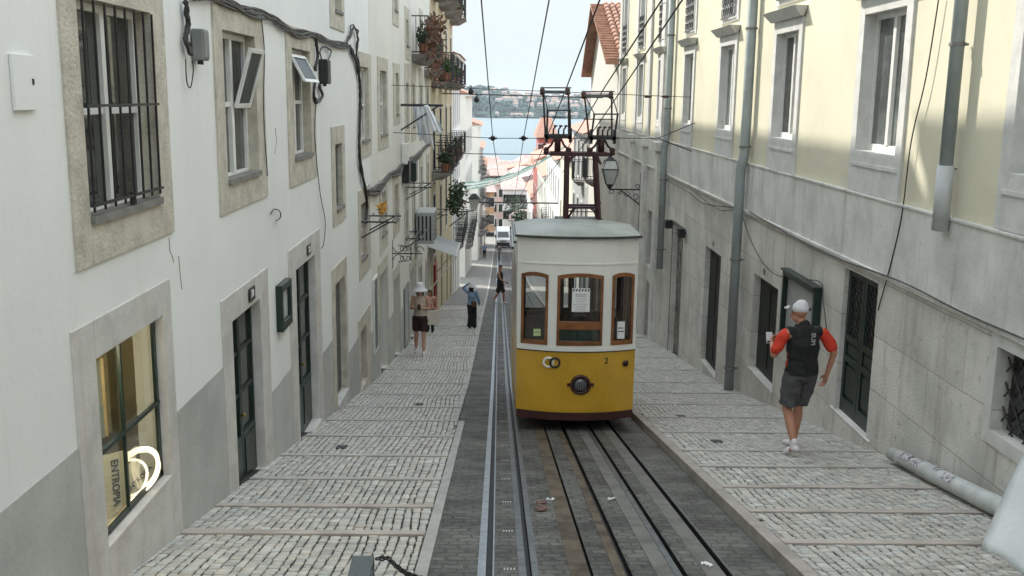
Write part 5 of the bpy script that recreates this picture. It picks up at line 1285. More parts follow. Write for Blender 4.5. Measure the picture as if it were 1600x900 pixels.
mb = MB(); scrolls(mb, pb_, ux, uz, [(.16, .14, .14, .9, math.pi, 1), (.16, -.14, .14, .9, math.pi, -1), (Lb*.35, .1, .1, .9, 0, 1), (Lb*.35, -.1, .1, .9, 0, -1), (Lb*.5, .1, .09, .9, math.pi, -1), (Lb*.5, -.1, .09, .9, math.pi, 1), (Lb*.9, .08, .1, .9, 0, 1)], .009); mb.build('scrollwork', iron, t)
# air conditioner and awning
p = onX(672, 352, XL+.4); t = thing('air_conditioner', 'grey boxed air conditioner on the wall above the shop awning', 'air conditioner', tuple(p))
MB().box(XL+.05, XL+.55, p.y-.7, p.y+.7, p.z-.45, p.z+.45).build('case', greyp, t, bevel=.02); mb = MB()
for k in range(6): mb.box(XL+.55, XL+.56, p.y-.6, p.y+.6, p.z-.35+k*.13, p.z-.29+k*.13)
for k in range(4): mb.box(XL+.1+k*.11, XL+.15+k*.11, p.y-.71, p.y-.70, p.z-.35, p.z+.35)
mb.build('grille', iron, t)
a0_ = onX(668, 385, XL); t = thing('shop_awning', 'small grey awning with pale front edge over the shop door on the left', 'awning', tuple(a0_)); ya, yb = a0_.y, a0_.y+3.2; zt_ = a0_.z; Lx = .95
MB().hexa([(XL, ya, zt_-.02), (XL+Lx, ya, zt_-.35), (XL+Lx, yb, zt_-.35), (XL, yb, zt_-.02)], [(XL, ya, zt_), (XL+Lx, ya, zt_-.33), (XL+Lx, yb, zt_-.33), (XL, yb, zt_)]).build('canvas', greyp, t)
MB().box(XL+Lx, XL+Lx+.03, ya, yb, zt_-.42, zt_-.31).build('front_bar', frameW, t)
mb = MB(); mb.tube([(XL, ya+.05, zt_-1.6), (XL+Lx, ya+.05, zt_-.37)], .02, 6); mb.tube([(XL, yb-.05, zt_-1.6), (XL+Lx, yb-.05, zt_-.37)], .02, 6); mb.build('strut', frameW, t)
pr = onX(681, 470, XL+.05); t = thing('red_shop_panel', 'red panel beside the dark shop door under the awning', 'panel', (XL, pr.y, gz(pr.y))); MB().box(XL, XL+.08, pr.y-.5, pr.y+.5, gz(pr.y)+.15, gz(pr.y)+2.0).build('board', mat('red_paint', (.35, .03, .025), .5, .1, 5, 0), t, bevel=.01); MB().box(XL+.08, XL+.1, pr.y-.1, pr.y+.15, gz(pr.y)+.8, gz(pr.y)+1.3).build('plaque', iron, t)

# cables on the right wall
def rcable(pts, r, label, m=cableG, off=.06, **k): return wallcable(pts, r, label, m, X=XR, off=-off, **k)
rcable([(1468, -10), (1447, 120), (1424, 220), (1410, 330), (1395, 400), (1376, 470), (1372, 485)], .007, 'long thin black cable slanting down the yellow wall to the double door', cable, off=.05)
rcable([(1042, 282), (1075, 300), (1100, 318), (1150, 324)], .010, 'slack grey cable under the stone ledge left of the thick downpipe', off=.09)
rcable([(1075, 290), (1100, 312), (1125, 328), (1148, 328)], .008, 'thinner slack cable drooping below the stone ledge', off=.10)
rcable([(1158, 332), (1175, 380), (1200, 420), (1232, 436), (1280, 440), (1286, 470), (1292, 520)], .008, 'slack grey cable sweeping from the thick downpipe over the notice case', off=.08)
rcable([(1170, 330), (1280, 391), (1400, 437), (1500, 486), (1600, 530)], .010, 'cable clipped along the stone ledge to the right edge', off=.09)

# ------------------------------------------------------------------ street lantern on its scrolled bracket
base = onX(997, 300, XR-.14); LY = base.y; lx = onY(953, 270, LY).x
t = thing('street_lantern', 'glass street lantern on a scrolled iron bracket beside the tram roof', 'street lamp', tuple(base))
zA_ = onY(970, 296, LY).z; s = onY(1000, 300, LY); px2m = (onY(1000, 300, LY).x-onY(960, 300, LY).x)/40
xw = XR-.02
mb = MB(); mb.tube([(xw, LY, zA_), (lx+.0, LY, zA_)], .022, 6); mb.tube([(xw-.05, LY, zA_+.5), (xw-.05, LY, zA_-1.3)], .025, 6); mb.tube([(xw-.05, LY, zA_-.45), (lx+.9*(xw-lx)*.4, LY, zA_-.03)], .018, 6)
mb.build('bracket', iron, t)
mb = MB(); o = Vector((xw, LY, zA_)); scrolls(mb, o, Vector((-1, 0, 0)), Vector((0, 0, -1)), [(.2, .2, .13, 1.2, 0, 1), (.45, .12, .10, 1.2, 0, 1), (.65, .08, .07, 1.2, 0, 1), (.9, .08, .09, 1.2, 1, -1), (.16, -.1, .08, 1.1, 2, 1)], .012); mb.build('scrollwork', iron, t)
zb2, zt2, zt3 = onY(953, 288, LY).z, onY(953, 264, LY).z, onY(953, 250, LY).z
def sq(cx, cy, h, z): return [(cx-h, cy-h, z), (cx+h, cy-h, z), (cx+h, cy+h, z), (cx-h, cy+h, z)]
hb, ht = 5.5*px2m, 11.5*px2m
lg = mat('milky_lantern_glass', (.50, .52, .50), .25, .08, 4, 0)
MB().hexa(sq(lx, LY, hb, zb2), sq(lx, LY, ht, zt2)).build('glass', lg, t)
MB().hexa(sq(lx, LY, ht*1.02, zt2+.012), sq(lx, LY, ht*.62, zt3)).build('lantern_hood', lg, t)
mb = MB(); B, T_, H_ = sq(lx, LY, hb*1.03, zb2), sq(lx, LY, ht*1.03, zt2), sq(lx, LY, ht*.66, zt3)
for k in range(4):
    k2 = (k+1) % 4; mb.tube([B[k], T_[k], H_[k]], .014, 5); mb.tube([B[k], B[k2]], .014, 5); mb.tube([T_[k], T_[k2]], .016, 5); mb.tube([H_[k], H_[k2]], .016, 5)
mb.hexa(sq(lx, LY, ht*.66, zt3+.01), sq(lx, LY, ht*.22, zt3+.10)); mb.lathe([(.04, .10), (.055, .15), (.03, .2), (.004, .24)], (lx, LY, zt3), 8)
mb.hexa(sq(lx, LY, .03, zA_), sq(lx, LY, hb, zb2-.005)); mb.build('lantern_frame', iron, t)
# far lantern on the left wall
p = onX(728, 325, XL+.8); t = thing('street_lantern', 'small distant lantern on the left wall beyond the balcony bush', 'street lamp', tuple(p))
zz = p.z; MB().hexa(sq(p.x+.4, p.y, .13, zz-.1), sq(p.x+.4, p.y, .26, zz+.45)).build('glass', lg, t); mb = MB(); mb.hexa(sq(p.x+.4, p.y, .3, zz+.46), sq(p.x+.4, p.y, .08, zz+.7)); mb.tube([(XL, p.y, zz-.25), (p.x+.4, p.y, zz-.12)], .03, 6); mb.tube([(XL, p.y, zz-.9), (p.x+.1, p.y, zz-.2)], .025, 6); mb.build('bracket', iron, t)
# iron rose bracket lower
# lying lamp pole
pA = onX(1388, 727, XR-.16); g = gz(pA.y)+.1; e0 = Vector((XR-.13, pA.y, g+.10)); yB = onX(1600, 800, XR-.2).y; e1 = Vector((XR-.32, yB-.9, gz(yB-.9)+.1+.095))
pcol = mat('pale_green_scuffed_paint', (.50, .52, .49), .55, .12, 4, .1, 40, spots=.35, spcol=(.30, .33, .31))
t = thing('lying_post', 'pale green scuffed post lying on the pavement along the stone wall', 'post', tuple(e0))
L_ = (e1-e0); MB().tube([e0, e0+L_*.22, e0+L_*.225, e1], .07, 16, rs=[.068, .074, .080, .085]).build('shaft', pcol, t, True)
mb = MB(); mb.tube([e0+L_*.07, e0+L_*.08], .078, 16); mb.tube([e0+L_*.30, e0+L_*.31], .088, 16); mb.build('band', pcol, t, True)
stk = mat('scraped_sticker', (.62, .58, .60), .7, .6, 30, .1, spots=.8, spcol=(.10, .10, .12)); mb = MB()
d = L_.normalized(); q = random.Random(3)
for f0, f1, a0, a1 in ((.10, .17, .5, 1.9), (.20, .25, .2, 1.5), (.33, .36, .9, 1.7), (.40, .46, .4, 1.3)):
    c0, c1 = e0+L_*f0, e0+L_*f1; u = Vector((-1, 0, 0)); v = d.cross(u).normalized(); v = v if v.z > 0 else -v
    mb = MB()
    for k in range(5):
        A, B = a0+(a1-a0)*k/5, a0+(a1-a0)*(k+1)/5; rr = .0865 if f0 > .3 else .0815
        mb.quad(c0+(u*math.cos(A)+v*math.sin(A))*rr, c1+(u*math.cos(A)+v*math.sin(A))*rr, c1+(u*math.cos(B)+v*math.sin(B))*rr, c0+(u*math.cos(B)+v*math.sin(B))*rr)
    mb.build('sticker', stk, t)
# pale tarp hanging at the bottom right corner
tp = mat('pale_green_tarp', (.58, .61, .59), .8, .06, 3, .4, 9); yT = 5.2; vs = []; fs = []; nu, nv = 16, 20
T0, T1 = onY(1640, 640, yT+.6), onY(1760, 640, yT-.2); B0, B1 = onY(1543, 868, yT), onY(1700, 960, yT-.5)
for i in range(nv+1):
    v = i/nv
    for j in range(nu+1):
        u = j/nu; P = T0.lerp(T1, u).lerp(B0.lerp(B1, u), v); P.y += .06*math.sin(u*11+1)*(.3+v)+.03*math.sin(u*27+v*3)*(.2+v); P.z += .03*math.sin(u*7)*v; vs.append(P)
for i in range(nv):
    for j in range(nu): fs.append((i*(nu+1)+j, i*(nu+1)+j+1, (i+1)*(nu+1)+j+1, (i+1)*(nu+1)+j))
o = MB().add(vs, fs).build('hanging_tarp', tp, loc=T0, smooth=True); o.modifiers.new('thick', 'SOLIDIFY').thickness = .012
tag(o, 'pale green cloth hanging in folds at the bottom right corner', 'cloth')
# post with chain at the bottom edge
p0 = onY(560, 868, 4.3); zt_ = p0.z; xa, xb = onY(551, 868, 4.3).x, onY(585, 868, 4.3).x
gmetal = mat('dark_grey_painted_metal', (.07, .085, .08), .4, .15, 5, .1, 50, metal=.3)
t = thing('barrier_post', 'dark grey square metal post with a sloped cap at the bottom edge', 'post', (xa, 4.3, gz(4.3)))
wq = xb-xa
MB().hexa([(xa, 4.0, gz(4)), (xb, 4.0, gz(4)), (xb, 4.3, gz(4.3)), (xa, 4.3, gz(4.3))], [(xa, 4.0, zt_-.035), (xb, 4.0, zt_-.035), (xb, 4.3, zt_), (xa, 4.3, zt_)]).build('post', gmetal, t, bevel=.004)
MB().box(xb, xb+.012, 4.1, 4.2, zt_-.06, zt_-.02).build('eyelet', iron, t)
mb = MB(); a = onY(588, 873, 4.2); b = onY(606, 872, 4.2); c_ = onY(662, 905, 3.9); path = []
for k in range(4): path.append(a.lerp(b, k/3))
for k in range(1, 14): path.append(b.lerp(c_, k/13)-Vector((0, 0, .02*math.sin(math.pi*k/13))))
for i in range(len(path)-1):
    m_ = (path[i]+path[i+1])/2; d = (path[i+1]-path[i]); Ld = d.length*.72; d.normalize(); n_ = Vector((0, 0, 1)) if i % 2 else Vector((0, 1, 0)); n_ = (n_-d*n_.dot(d)).normalized()
    ring_ = [m_+d*math.cos(q_)*Ld+n_*math.sin(q_)*.011 for q_ in [2*math.pi*k/12 for k in range(13)]]; mb.tube(ring_, .0042, 5, False)
tag(mb.build('chain', iron, loc=a), 'black chain hanging from the post at the bottom edge', 'chain')
# litter in the road
lt = thing('flattened_carton', 'flattened brown packaging lying in the road beside the groove', 'litter', tuple(onG(845, 790)))
p = onG(843, 792); q = random.Random(5); mb = MB()
for k in range(9):
    c = Vector((p.x+q.uniform(-.04, .04), p.y+q.uniform(-.15, .15), 0)); c.z = gz(c.y)+.012+q.uniform(0, .012); a = q.uniform(0, 3); e = q.uniform(.02, .045)
    mb.hexa([(c.x+e*math.cos(a+w_), c.y+e*1.3*math.sin(a+w_), c.z) for w_ in (0, 1.3, 3, 4.5)], [(c.x+e*math.cos(a+w_), c.y+e*1.3*math.sin(a+w_), c.z+.008) for w_ in (0, 1.3, 3, 4.5)])
mb.build('scrap', mat('brown_scrap', (.17, .10, .08), .8, .3, 20, .2), lt)
for i, (px, py, lb) in enumerate(((860, 782, 'crumpled silver wrapper left of the middle groove'), (955, 781, 'crumpled silver wrapper between the middle grooves'), (1103, 884, 'white paper scrap near the right end of the road at the bottom'))):
    p = onG(px, py); q = random.Random(i+20); mb = MB(); vs = [];
    for k in range(7): 
        c = Vector((p.x+q.uniform(-.03, .03), p.y+q.uniform(-.03, .03), 0)); c.z = gz(c.y)+.006+.008*q.random(); e = .016
        mb.quad((c.x-e, c.y-e, c.z), (c.x+e, c.y-e*.6, c.z+.010), (c.x+e*.7, c.y+e, c.z+.003), (c.x-e*.5, c.y+e, c.z+.008))
    tag(mb.build('litter', paper if i == 2 else mat('silver_foil', (.6, .62, .64), .3, .1, 5, 0, metal=.8), loc=(p.x, p.y, p.z)), lb, 'litter')

# ------------------------------------------------------------------ van
def van():
    p = onG(786, 387); x0, y0 = p.x, p.y; W_ = onY(797, 380, y0).x-onY(776, 380, y0).x; h = W_*1.25; g = gz(y0)
    t = thing('delivery_van', 'small white van driving up the far end of the street', 'van', (x0, y0, g))
    vw = mat('van_white', (.70, .72, .72), .35, .03, 3, 0, coat=.4); hw = W_/2; L_ = 5.0
    pr = [(0, .28*h/1.25), (0, .55*h), (.35, .60*h), (1.1, .93*h), (1.5, h), (L_, h), (L_, .2), (0, .2)]
    pr = [(0, .25), (-.02, .50*h), (.45, .56*h), (1.0, .93*h), (1.4, h), (L_, h), (L_, .25)]
    z_ = lambda y: gz(y0+y)
    A = [(x0-hw, y0+y, g+z) for y, z in pr]; B = [(x0+hw, y0+y, g+z) for y, z in pr]
    MB().hexa(A, B).build('body', vw, t, bevel=.06)
    q = lambda f: ((.45+.55*f), .56*h+(.93-.56)*h*f)
    (ya, za), (yb, zb_) = q(.08), q(.92)
    MB().hexa([(x0-hw*.85, y0+ya-.03, g+za), (x0+hw*.85, y0+ya-.03, g+za), (x0+hw*.85, y0+ya+.03, g+za), (x0-hw*.85, y0+ya+.03, g+za)], [(x0-hw*.75, y0+yb-.03, g+zb_), (x0+hw*.75, y0+yb-.03, g+zb_), (x0+hw*.75, y0+yb+.03, g+zb_), (x0-hw*.75, y0+yb+.03, g+zb_)]).build('windscreen', paneD, t)
    for s in (-1, 1):
        MB().box(x0+s*hw*.62, x0+s*hw*.92, y0-.06, y0-.0, g+.40*h, g+.48*h).build('headlight', frameW, t)
        MB().box(x0+s*(hw+.03), x0+s*(hw+.2), y0+.75, y0+.85, g+.55*h, g+.68*h).build('mirror', iron, t)
        for yy in (.9, 3.9): MB().lathe([(.02, -.1), (.33, -.1), (.33, .1), (.02, .1)], (x0+s*(hw-.08), y0+yy, gz(y0+yy)+.33), 14, 'X').build('wheel', iron, t)
    MB().box(x0-hw*.96, x0+hw*.96, y0-.09, y0-.03, g+.22, g+.32*h).build('bumper', iron, t)
    MB().box(x0-hw*.5, x0+hw*.5, y0-.05, y0-.03, g+.36*h, g+.43*h).build('grille', iron, t)
    mb = MB(); mb.box(x0-hw*.5, x0+hw*.5, y0+1.28, y0+1.33, g+.94*h, g+.98*h); mb.build('roof_lettering', mat('blue_paint', (.1, .2, .5), .5, .1, 5, 0), t)
van()
# ------------------------------------------------------------------ people
skin1 = mat('skin_tanned', (.42, .20, .125), .55, .08, 12, .05, 200); skin2 = mat('skin_fair', (.50, .28, .20), .55, .06, 12, .05, 200)
hairD = mat('dark_hair', (.02, .014, .010), .6, .2, 30, .4, 150); hairB = mat('brown_hair', (.09, .05, .03), .6, .2, 30, .4, 150)
FOLD = bpy.data.textures.new('cloth_folds', 'CLOUDS'); FOLD.noise_scale = .10; FOLD.noise_depth = 1
def bake(mb, name, m, parent, xf, voxel, smooth=2):
    me = bpy.data.meshes.new(name); me.from_pydata([tuple(v) for v in mb.v], [], mb.f); me.update(); me.materials.append(m)
    bm = bmesh.new(); bm.from_mesh(me); bmesh.ops.recalc_face_normals(bm, faces=bm.faces); bm.to_mesh(me); bm.free()
    o = bpy.data.objects.new(name, me); COL.objects.link(o)
    r_ = o.modifiers.new('r', 'REMESH'); r_.mode = 'VOXEL'; r_.voxel_size = voxel; r_.use_smooth_shade = True
    s_ = o.modifiers.new('s', 'SMOOTH'); s_.iterations = smooth; s_.factor = .5
    if smooth == 3: d_ = o.modifiers.new('d', 'DISPLACE'); d_.texture = FOLD; d_.strength = .034; d_.mid_level = .5; d_.texture_coords = 'GLOBAL'
    bpy.context.view_layer.update()
    me2 = bpy.data.meshes.new_from_object(o.evaluated_get(bpy.context.evaluated_depsgraph_get())); me2.transform(xf)
    me2.name = name; bpy.data.objects.remove(o); 
    me2.polygons.foreach_set('use_smooth', [True]*len(me2.polygons))
    o = bpy.data.objects.new(name, me2); COL.objects.link(o); o.parent = parent
    if not me2.materials: me2.materials.append(m)
    return o
def hand(mb, wr, d, n, side, curl=.5, L=.18):
    """wrist, direction, palm normal (towards which the fingers curl)"""
    d = Vector(d).normalized(); n = Vector(n); n = (n-d*n.dot(d)).normalized(); lat = d.cross(n)*side; wr = Vector(wr)
    for k in range(4):
        o = lat*(-.027+.018*k); mb.cap(wr+d*.01+o*.6, wr+d*.085+o, .017, .012, 8)
    ln = [.065, .078, .082, .072]
    for k in range(4):
        o = lat*(-.027+.018*k); p = wr+d*.085+o; a = curl*.5; l = ln[k]
        q = p+(d*math.cos(a)+n*math.sin(a))*l*.5; a2 = curl*1.3; r_ = q+(d*math.cos(a2)+n*math.sin(a2))*l*.5; mb.cap(p, q, .0095, .0088, 7); mb.cap(q, r_, .0088, .0070, 7)
    p = wr+d*.025+lat*.03; q = p+(d*.7+lat*.55+n*.3).normalized()*.045; mb.cap(p, q, .0125, .0105, 7); mb.cap(q, q+(d*.95+lat*.1+n*.3).normalized()*.035, .0105, .008, 7)
def person(label, loc, H, face, J, wear, skin=skin1, hair=None, group=None, voxel=.011, hatf=None, lean=0, extras=None, female=False):
    """J: joints in a 1.75 m frame, x right, y forwards, z up; face = heading angle (0 looks along +y)"""
    k = H/1.75; t = thing('person', label, 'person', tuple(loc), group)
    xf = Matrix.Rotation(face, 4, 'Z') @ Matrix.Scale(k, 4); V = lambda n_: Vector(J[n_])
    sw = .88 if female else 1.0
    b = MB(); nk, hd = V('neck'), V('head'); pv, ch = V('pelvis'), V('chest')
    fwd = Vector(J.get('look', (0, 1, 0))).normalized()
    # torso rings
    def torso(mb, g=0.0, z0=0, z1=1, sh=True):
        spine = [pv+Vector((0, 0, -.06)), pv, pv.lerp(ch, .45), ch, ch.lerp(nk, .55), nk]
        wx = [.13, .165, .135 if female else .15, .165*sw, .15*sw, .06]; wy = [.10, .12, .10, .115, .095, .06]
        for i in range(len(spine)-1):
            if i < z0*5-.01 or i >= z1*5: continue
            a, c = spine[i], spine[i+1]
            n = 14; vs = []
            for (s_, w1, w2) in ((a, wx[i]+g, wy[i]+g), (c, wx[i+1]+g, wy[i+1]+g)):
                for q in range(n): an = 2*math.pi*q/n; vs.append(s_+Vector((w1*math.cos(an), w2*math.sin(an), 0)))
            mb.add(vs, [(q, (q+1) % n, n+(q+1) % n, n+q) for q in range(n)]+[tuple(reversed(range(n))), tuple(range(n, 2*n))])
            mb.ell(c, (wx[i+1]+g, wy[i+1]+g, .05+g), 12, 6) if i < 4 else None
    torso(b)
    b.cap(nk+Vector((0, 0, -.04)), hd+Vector((0, 0, -.07)), .062, .054, 10)
    # head
    b.ell(hd+Vector((0, 0, .03)), (.074, .088, .105), 16, 10); b.ell(hd+fwd*.025+Vector((0, 0, -.055)), (.055, .062, .06), 12, 8)
    lat = fwd.cross(Vector((0, 0, 1))).normalized()
    b.cap(hd+fwd*.082+Vector((0, 0, .02)), hd+fwd*.108+Vector((0, 0, -.022)), .009, .014, 7)
    for s_ in (-1, 1): b.ell(hd+lat*s_*.077+Vector((0, 0, -.0)), (.012, .016, .03), 8, 6)
    b.cap(hd+fwd*.086+Vector((0, 0, -.058))-lat*.02, hd+fwd*.086+Vector((0, 0, -.058))+lat*.02, .009, .009, 6)
    for sd, s_ in (('L', -1), ('R', 1)):
        s0, e0, w0 = V('sh'+sd), V('el'+sd), V('wr'+sd); f_ = .86 if female else 1
        b.cap(ch.lerp(nk, .45), s0, .07, .056*f_, 10); b.cap(s0, e0, .050*f_, .038*f_, 10); b.cap(e0, w0, .040*f_, .026*f_, 10)
        dd_ = (w0-e0).normalized(); hand(b, w0, J.get('hd'+sd, dd_), J.get('hn'+sd, (-s_, 0, 0)), J.get('hs'+sd, s_), J.get('curl'+sd, .5))
        h0, k0, a0 = V('hip'+sd), V('kn'+sd), V('an'+sd)
        b.cap(h0, k0, .088, .054, 12); b.cap(k0, k0.lerp(a0, .35)+Vector((0, -.012, 0)), .052, .056, 10); b.cap(k0.lerp(a0, .35)+Vector((0, -.012, 0)), a0, .056, .034, 10)
        td = Vector(J.get('toe'+sd, (0, 1, 0))).normalized(); b.cap(a0+td*-.03+Vector((0, 0, -.045)), a0+td*.13+Vector((0, 0, -.06)), .035, .028, 8)
    bake(b, 'body', skin, t, xf, voxel)
    for s_ in (-1, 1):
        e = MB().ell(hd+fwd*.083+lat*s_*.032+Vector((0, 0, .022)), (.011, .009, .008), 8, 6); bake_simple(e, 'eye', iron, t, xf)
    for nm, m, fn in [x for y in wear for x in ([('shoe', y[1], shoes(.0, .02, 'L')), ('shoe', y[1], shoes(.0, .02, 'R'))] if y[0] == 'shoes' else [y])]: 
        mb = MB(); fn(mb, V, torso, J); bake(mb, nm, m, t, xf, voxel, 3)
    if hair: mb = MB(); hair[1](mb, hd, fwd, lat); bake(mb, 'hair', hair[0], t, xf, voxel)
    for ex in (extras or []): ex(t, V, xf, hd, fwd, lat)
    return t
def bake_simple(mb, name, m, parent, xf, smooth=True):
    me = bpy.data.meshes.new(name); me.from_pydata([tuple(xf @ Vector(v)) for v in mb.v], [], mb.f); me.update(); me.materials.append(m)
    if smooth: me.polygons.foreach_set('use_smooth', [True]*len(me.polygons))
    o = bpy.data.objects.new(name, me); COL.objects.link(o); o.parent = parent; return o
BASE = dict(pelvis=(0, 0, .93), chest=(0, 0, 1.25), neck=(0, 0, 1.46), head=(0, .02, 1.62),
            shL=(-.19, 0, 1.41), shR=(.19, 0, 1.41), elL=(-.24, -.03, 1.13), elR=(.24, -.03, 1.13), wrL=(-.25, .06, .89), wrR=(.25, .06, .89),
            hipL=(-.09, 0, .90), hipR=(.09, 0, .90), knL=(-.10, .02, .50), knR=(.10, .02, .50), anL=(-.10, -.03, .09), anR=(.10, -.03, .09))
def P_(**k): d = dict(BASE); d.update(k); return d
def shoes(g=.012, hi=.03, sds='LR'):
    def f(mb, V, T, J):
        for sd in sds:
            a = V('an'+sd); td = Vector(J.get('toe'+sd, (0, 1, 0))).normalized(); mb.cap(a+td*-.035+Vector((0, 0, -.045)), a+td*.14+Vector((0, 0, -.062)), .042+g*.3, .034, 10); mb.cap(a+td*-.01+Vector((0, 0, hi)), a+Vector((0, 0, -.04)), .042, .05, 10)
    return f
def shirt(g=.018, sleeve=.6, low=0.02, tors=True, arms=True, full=False):
    def f(mb, V, T, J):
        if tors: T(mb, g, 0 if low else .2, .95)
        if tors and low: p = V('pelvis'); mb.ell(p+Vector((0, 0, -.02)), (.175+g*.4, .13+g*.4, .09), 14, 6)
        if arms:
            for sd in 'LR':
                s, e, w_ = V('sh'+sd), V('el'+sd), V('wr'+sd); mb.cap(V('chest').lerp(V('neck'), .4), s, .08, .062+g*.5, 10)
                if full: mb.cap(s, e, .058+g*.5, .048+g*.4, 10); mb.cap(e, e.lerp(w_, .92), .048+g*.4, .034+g*.4, 10)
                else: mb.cap(s, s.lerp(e, sleeve), .058+g*.6, .056+g*.6, 10)
    return f
def jersey():
    def f(mb, V, T, J):
        T(mb, .030, 0, .95); p = V('pelvis'); mb.ell(p+Vector((0, 0, -.02)), (.187, .142, .09), 14, 6)
        for sd in 'LR': c = V('chest').lerp(V('neck'), .45); s = V('sh'+sd); mb.cap(c, c.lerp(s, .80)+Vector((0, 0, .012)), .085, .066, 12)
        mb.cap(V('neck')+Vector((0, 0, -.06)), V('neck')+Vector((0, 0, -.01)), .09, .07, 12)
    return f
def sleeves(frac=.75, g=.02, sds='LR'):
    def f(mb, V, T, J):
        for sd in sds:
            s, e = V('sh'+sd), V('el'+sd); o = Vector((.012 if sd == 'R' else -.012, 0, 0)); mb.cap(s.lerp(e, .05)+o, s.lerp(e, frac)+o, .053+g, .054+g, 12)
    return f
def trousers(frac=1.0, g=.02, flare=0.0, cut=.45):
    def f(mb, V, T, J):
        p = V('pelvis'); mb.ell(p+Vector((0, 0, -.01)), (.175+g*.5, .13+g*.5, .13), 14, 8)
        for sd in 'LR':
            h, k, a = V('hip'+sd), V('kn'+sd), V('an'+sd); 
            if frac < .5:
                e = h.lerp(k, frac*2.2); n = 12; d = (k-h).normalized(); mb.tube([h+Vector((0, 0, .04)), h.lerp(e, .5), e], .1, 12, True, [.104, .094+g*.4, .084+g*.6])
            else:
                e = k.lerp(a, min(1, (frac-.5)*2)); mb.cap(h, k, .100, .066+g*.6+flare*.3, 12); mb.tube([k, e+Vector((0, 0, -.02))], .06, 12, True, [.064+g*.6+flare*.3, .055+g*.5+flare])
    return f
def onpave(px, py, off): p = onG(px, py, off); return Vector((p.x, p.y, gz(p.y)+off))

# the walking man on the right
pm = onpave(1243, 706, .10)
hpx = 243; Hm = (onY(1243, 706-hpx, pm.y).z - pm.z)/1.0
Hm = onY(1247, 467, pm.y).z - pm.z
black = mat('black_sports_fabric', (.014, .014, .015), .8, .1, 8, .9, 11); redf = mat('orange_red_sleeve', (.60, .045, .02), .8, .05, 8, .5, 14); greyf = mat('dark_grey_shorts', (.075, .072, .075), .85, .1, 8, 1.0, 10)
whitef = mat('white_fabric', (.62, .61, .62), .8, .05, 10, .2, 120)
J = P_(head=(-.03, .05, 1.59), neck=(0, 0, 1.46), look=(-.80, .60, -.25), shL=(-.205, 0, 1.375), shR=(.205, 0, 1.375),
       elL=(-.32, .04, 1.13), wrL=(-.235, .26, 1.20), hdL=(.35, .75, .25), hnL=(.9, -.1, .2), curlL=1.0,
       elR=(.36, -.04, 1.14), wrR=(.33, .02, .88), hnR=(-1, 0, 0), curlR=.6,
       knL=(-.13, .02, .51), anL=(-.17, -.26, .19), toeL=(-.15, 1, -.5), knR=(.06, .12, .50), anR=(.03, .12, .09), toeR=(-.25, 1, 0))
def cap_hat(m, vis=True):
    def f(t, V, xf, hd, fwd, lat):
        mb = MB(); mb.ell(hd+Vector((0, 0, .05)), (.086, .098, .072), 18, 10); mb.ell(hd+Vector((0, 0, .075))-fwd*.01, (.07, .082, .066), 14, 8); 
        o = bake(mb, 'cap', m, t, xf, .008); 
        f2 = Vector((fwd.x, fwd.y, 0)).normalized(); l2 = f2.cross(Vector((0, 0, 1))); c = hd+Vector((0, 0, .055)); vs = []
        for z in (0, .008):
            for k in range(9): a = -1.1+2.2*k/8; vs.append(c+f2*(.05+.125*math.cos(a)**.7 if math.cos(a) > 0 else .05)+l2*.088*math.sin(a)/math.sin(1.1)+Vector((0, 0, z-.02*math.cos(a))))
        bake_simple(MB().add(vs, [tuple(range(9)), tuple(reversed(range(9, 18)))]+[(k, k+1, k+10, k+9) for k in range(8)]+[(8, 0, 9, 17)]), 'cap_peak', m, t, xf)
        bake_simple(MB().ell(c-f2*.080+Vector((0, 0, -.012)), (.045, .022, .02), 10, 6), 'cap_strap_opening', greyf, t, xf)
    return f
def backprint(t, V, xf, hd, fwd, lat):
    mb = MB(); text(mb, 'EUPI', .07, V('chest')+Vector((.03, -.152, .085)), (0, 0, -1), (1, 0, 0), .002, True)
    bake_simple(mb, 'back_print', mat('grey_print2', (.35, .35, .36), .7, 0, 3, 0), t, xf, False)
def short_hair(mb, hd, fwd, lat): mb.ell(hd+Vector((0, 0, .045))-fwd*.008, (.079, .092, .10), 14, 10)
def phone(sd, off=(0, 0, 0)):
    def f(t, V, xf, hd, fwd, lat):
        p = V('wr'+sd)+Vector(off); mb = MB(); mb.box(p.x-.037, p.x+.037, p.y-.005, p.y+.005, p.z-.07, p.z+.07); bake_simple(mb, 'phone', iron, t, xf, False)
    return f
man = person('man in white cap, black shirt with red sleeves and grey shorts, walking away', pm, Hm, R(12), J,
       [('shirt', black, jersey()), ('sleeve', redf, sleeves(.72, .012, 'L')), ('sleeve', redf, sleeves(.72, .012, 'R')), ('shorts', greyf, trousers(.40, .03)), ('shoes', mat('white_shoe', (.70, .66, .68), .6, .05, 10, .1), shoes())],
       skin1, None, voxel=.007, extras=[cap_hat(whitef), backprint])
mb = MB()
for sx_ in (-1, 1):
    mb.cap((sx_*.178, -.0, 1.0), (sx_*.165, -.0, 1.16), .014, .014, 8)
bake(mb, 'shirt_side_stripe', redf, man, Matrix.Rotation(R(12), 4, 'Z') @ Matrix.Scale(Hm/1.75, 4), .008)
k_ = Hm/1.75; ph = Matrix.Rotation(R(12), 4, 'Z') @ Matrix.Scale(k_, 4)
wp = pm + (ph @ Vector((-.215, .36, 1.235)))
t = thing('phone', 'pale phone held in the left hand of the man in the white cap', 'phone', tuple(wp))
